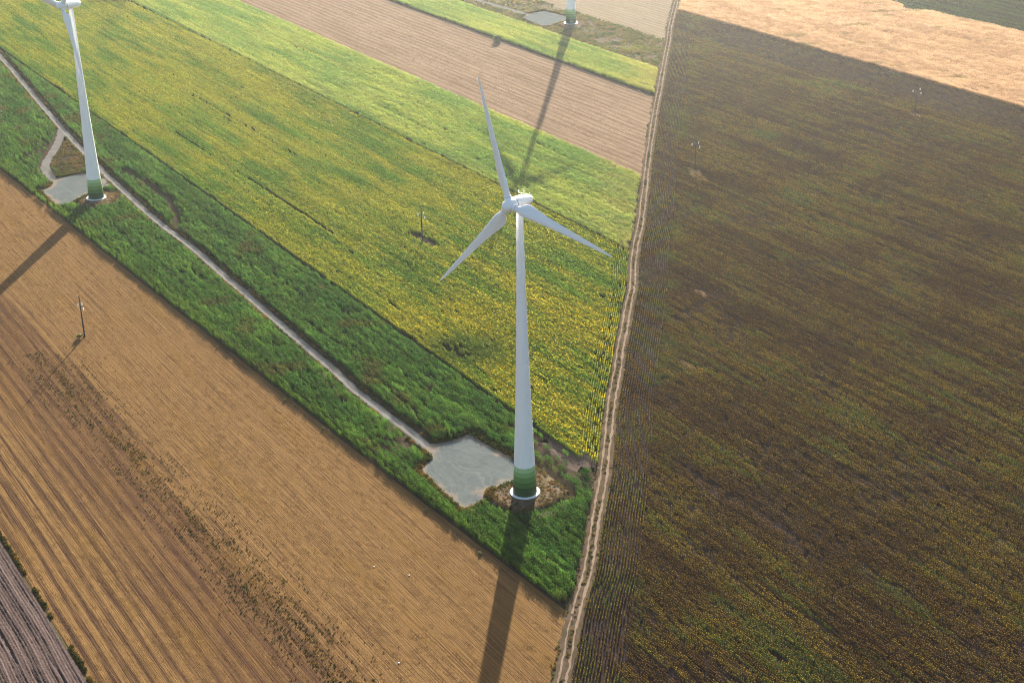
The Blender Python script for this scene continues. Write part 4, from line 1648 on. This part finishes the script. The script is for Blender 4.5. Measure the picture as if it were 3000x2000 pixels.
def mound_weeds():
    X, Y, Z, TN = [], [], [], []
    for pl, c, n in ((MOUND_MAIN, T_MAIN, 2600), (MOUND_LEFT, T_LEFT, 1300), (MOUND_FAR, T_FAR, 1300)):
        lo, hi = pl.min(0), pl.max(0)
        a = RNG.uniform(lo[0], hi[0], n * 2)
        b = RNG.uniform(lo[1], hi[1], n * 2)
        rr = np.hypot(a - c[0], b - c[1])
        e = dist_line(a, b, pl, True)
        k = inpoly(a, b, pl) & (rr > 5.6) & (RNG.random(n * 2) < 0.35 + 0.6 * np.exp(-(e / 1.8) ** 2)) & (fbm(a / 2.5, b / 2.5, 431) > 0.36)
        a, b, e = a[k], b[k], e[k]
        X.append(a)
        Y.append(b)
        Z.append(np.clip(MH * sstep(0, 1.7, e) - 0.1, 0, 9))
        t = lerp((0.24, 0.185, 0.115), (0.38, 0.20, 0.08), sstep(0.55, 0.75, fbm(a / 2, b / 2, 433)))
        t = lerp(t, np.array([0.12, 0.12, 0.035]), np.clip(0.75 * np.exp(-(e / 1.6) ** 2) + 0.7 * sstep(0.58, 0.7, fbm(a / 4, b / 4, 437)), 0, 1))
        TN.append(t)
    x, y, z, t = (np.concatenate(v) for v in (X, Y, Z, TN))
    weeds('mound_weeds', 'rusty brown dry weeds on the earth mounds round the tower feet', x, y, z, t, 0.55, None, 0.7)


mound_weeds()


def rough():
    n = 15000
    s = RNG.uniform(-1230, -780, n)
    w = RNG.uniform(615, 670, n)
    x, y = xy(s, w)
    g = fbm(x / 16, y / 16, 441)
    ok = in_view(x, y) & side_left(x, y, 3) & ~near_works(x, y, 0.2) & (RNG.random(n) < 0.25 + 0.9 * sstep(0.4, 0.65, g))
    for bx, by, br in ((69.6, 1107.3, 7), (80, 1106, 6), (12, 1228, 7), (42.6, 1220, 8), (30, 1226, 6)):
        ok &= np.hypot((x - bx), (y - by) / 1.6) > br * (0.4 + 0.9 * fbm(x / 4, y / 4, 447))
    x, y = x[ok], y[ok]
    t = olive(x, y, 443, (0.19, 0.20, 0.08), (0.30, 0.24, 0.13), (0.12, 0.17, 0.065))
    yl = np.exp(-(((x - 86) + 0.3 * (y - 1083)) / 12) ** 2 - ((y - 1083) / 9) ** 2)
    t = lerp(t, np.array([0.33, 0.36, 0.07]), np.clip(yl, 0, 1))
    weeds('rough_weeds', 'mixed weeds on the rough ground round the far turbine', x, y, np.zeros(len(x)), t, 1.25)
    # grassy triangle inside the fork beside the left turbine
    tri = TRI
    n = 3000
    x = RNG.uniform(-262, -222, n)
    y = RNG.uniform(816, 895, n)
    ok = inpoly(x, y, tri) & (dist_line(x, y, SPUR) > 2.4) & (dist_line(x, y, GRAVEL) > 2.8) & (fbm(x / 5, y / 5, 451) > 0.38)
    x, y = x[ok], y[ok]
    weeds('fork_weeds', 'dry tawny weeds in the triangle between the gravel road and its spur', x, y, np.zeros(len(x)), olive(x, y, 453, (0.19, 0.165, 0.075), (0.30, 0.21, 0.11), (0.13, 0.14, 0.05)), 1.0, None, 0.6)


rough()


def weed_band():
    n = 9000
    s = RNG.uniform(-600, -300, n)
    w = np.interp(s, [-600, -480, -400, -330], [139, 140.5, 144.0, 145.5]) + RNG.normal(0, 5.5, n) - np.abs(RNG.normal(0, 3.0, n))
    x, y = xy(s, w)
    ok = in_view(x, y) & (RNG.random(n) < 0.12 + 0.9 * sstep(0.48, 0.66, fbm(s / 16, w / 2.0, 461)))
    x, y = x[ok], y[ok]
    k = sstep(0.4, 0.6, fbm(x / 5, y / 5, 463))
    weeds('field_weeds', 'small dark green weeds strewn in a band along the golden stubble', x, y, np.zeros(len(x)), lerp((0.060, 0.070, 0.030), (0.19, 0.135, 0.055), k), 0.33)
    # green growth under the dry corn edge and at the plough line
    n = 1500
    s = RNG.uniform(-520, -300, n)
    w = 83.6 + np.abs(RNG.normal(0, 0.45, n))
    x, y = xy(s, w)
    ok = in_view(x, y) & (fbm(s / 6, w * 0, 471) > 0.42)
    x, y = x[ok], y[ok]
    weeds('field_weeds', 'dark weeds along the edge of the ploughed corner', x, y, np.full(len(x), 0.05), olive(x, y, 473, (0.08, 0.08, 0.03), (0.20, 0.14, 0.06), (0.05, 0.06, 0.025)), 0.6)


weed_band()


# ------------------------------------------------------------------ haze over the whole plain
def haze():
    bm = bmesh.new()
    box_bm(bm, (0, 0, 131.0), (21000, 21000, 265.0))
    t = NT('summer_haze')
    v = t.n('ShaderNodeVolumePrincipled')
    v.inputs['Color'].default_value = (0.82, 0.92, 1.0, 1)
    v.inputs['Density'].default_value = HAZE_DENSITY
    v.inputs['Anisotropy'].default_value = HAZE_ANISO
    o = t.n('ShaderNodeOutputMaterial')
    t.t.links.new(v.outputs[0], o.inputs['Volume'])
    ob = obj('haze', bm_mesh('haze', bm, t.m))
    ob.display_type = 'WIRE'
    tag(ob, 'thin pale summer haze over the whole plain', 'haze', None, 'stuff')


haze()
print('instances', NINST)
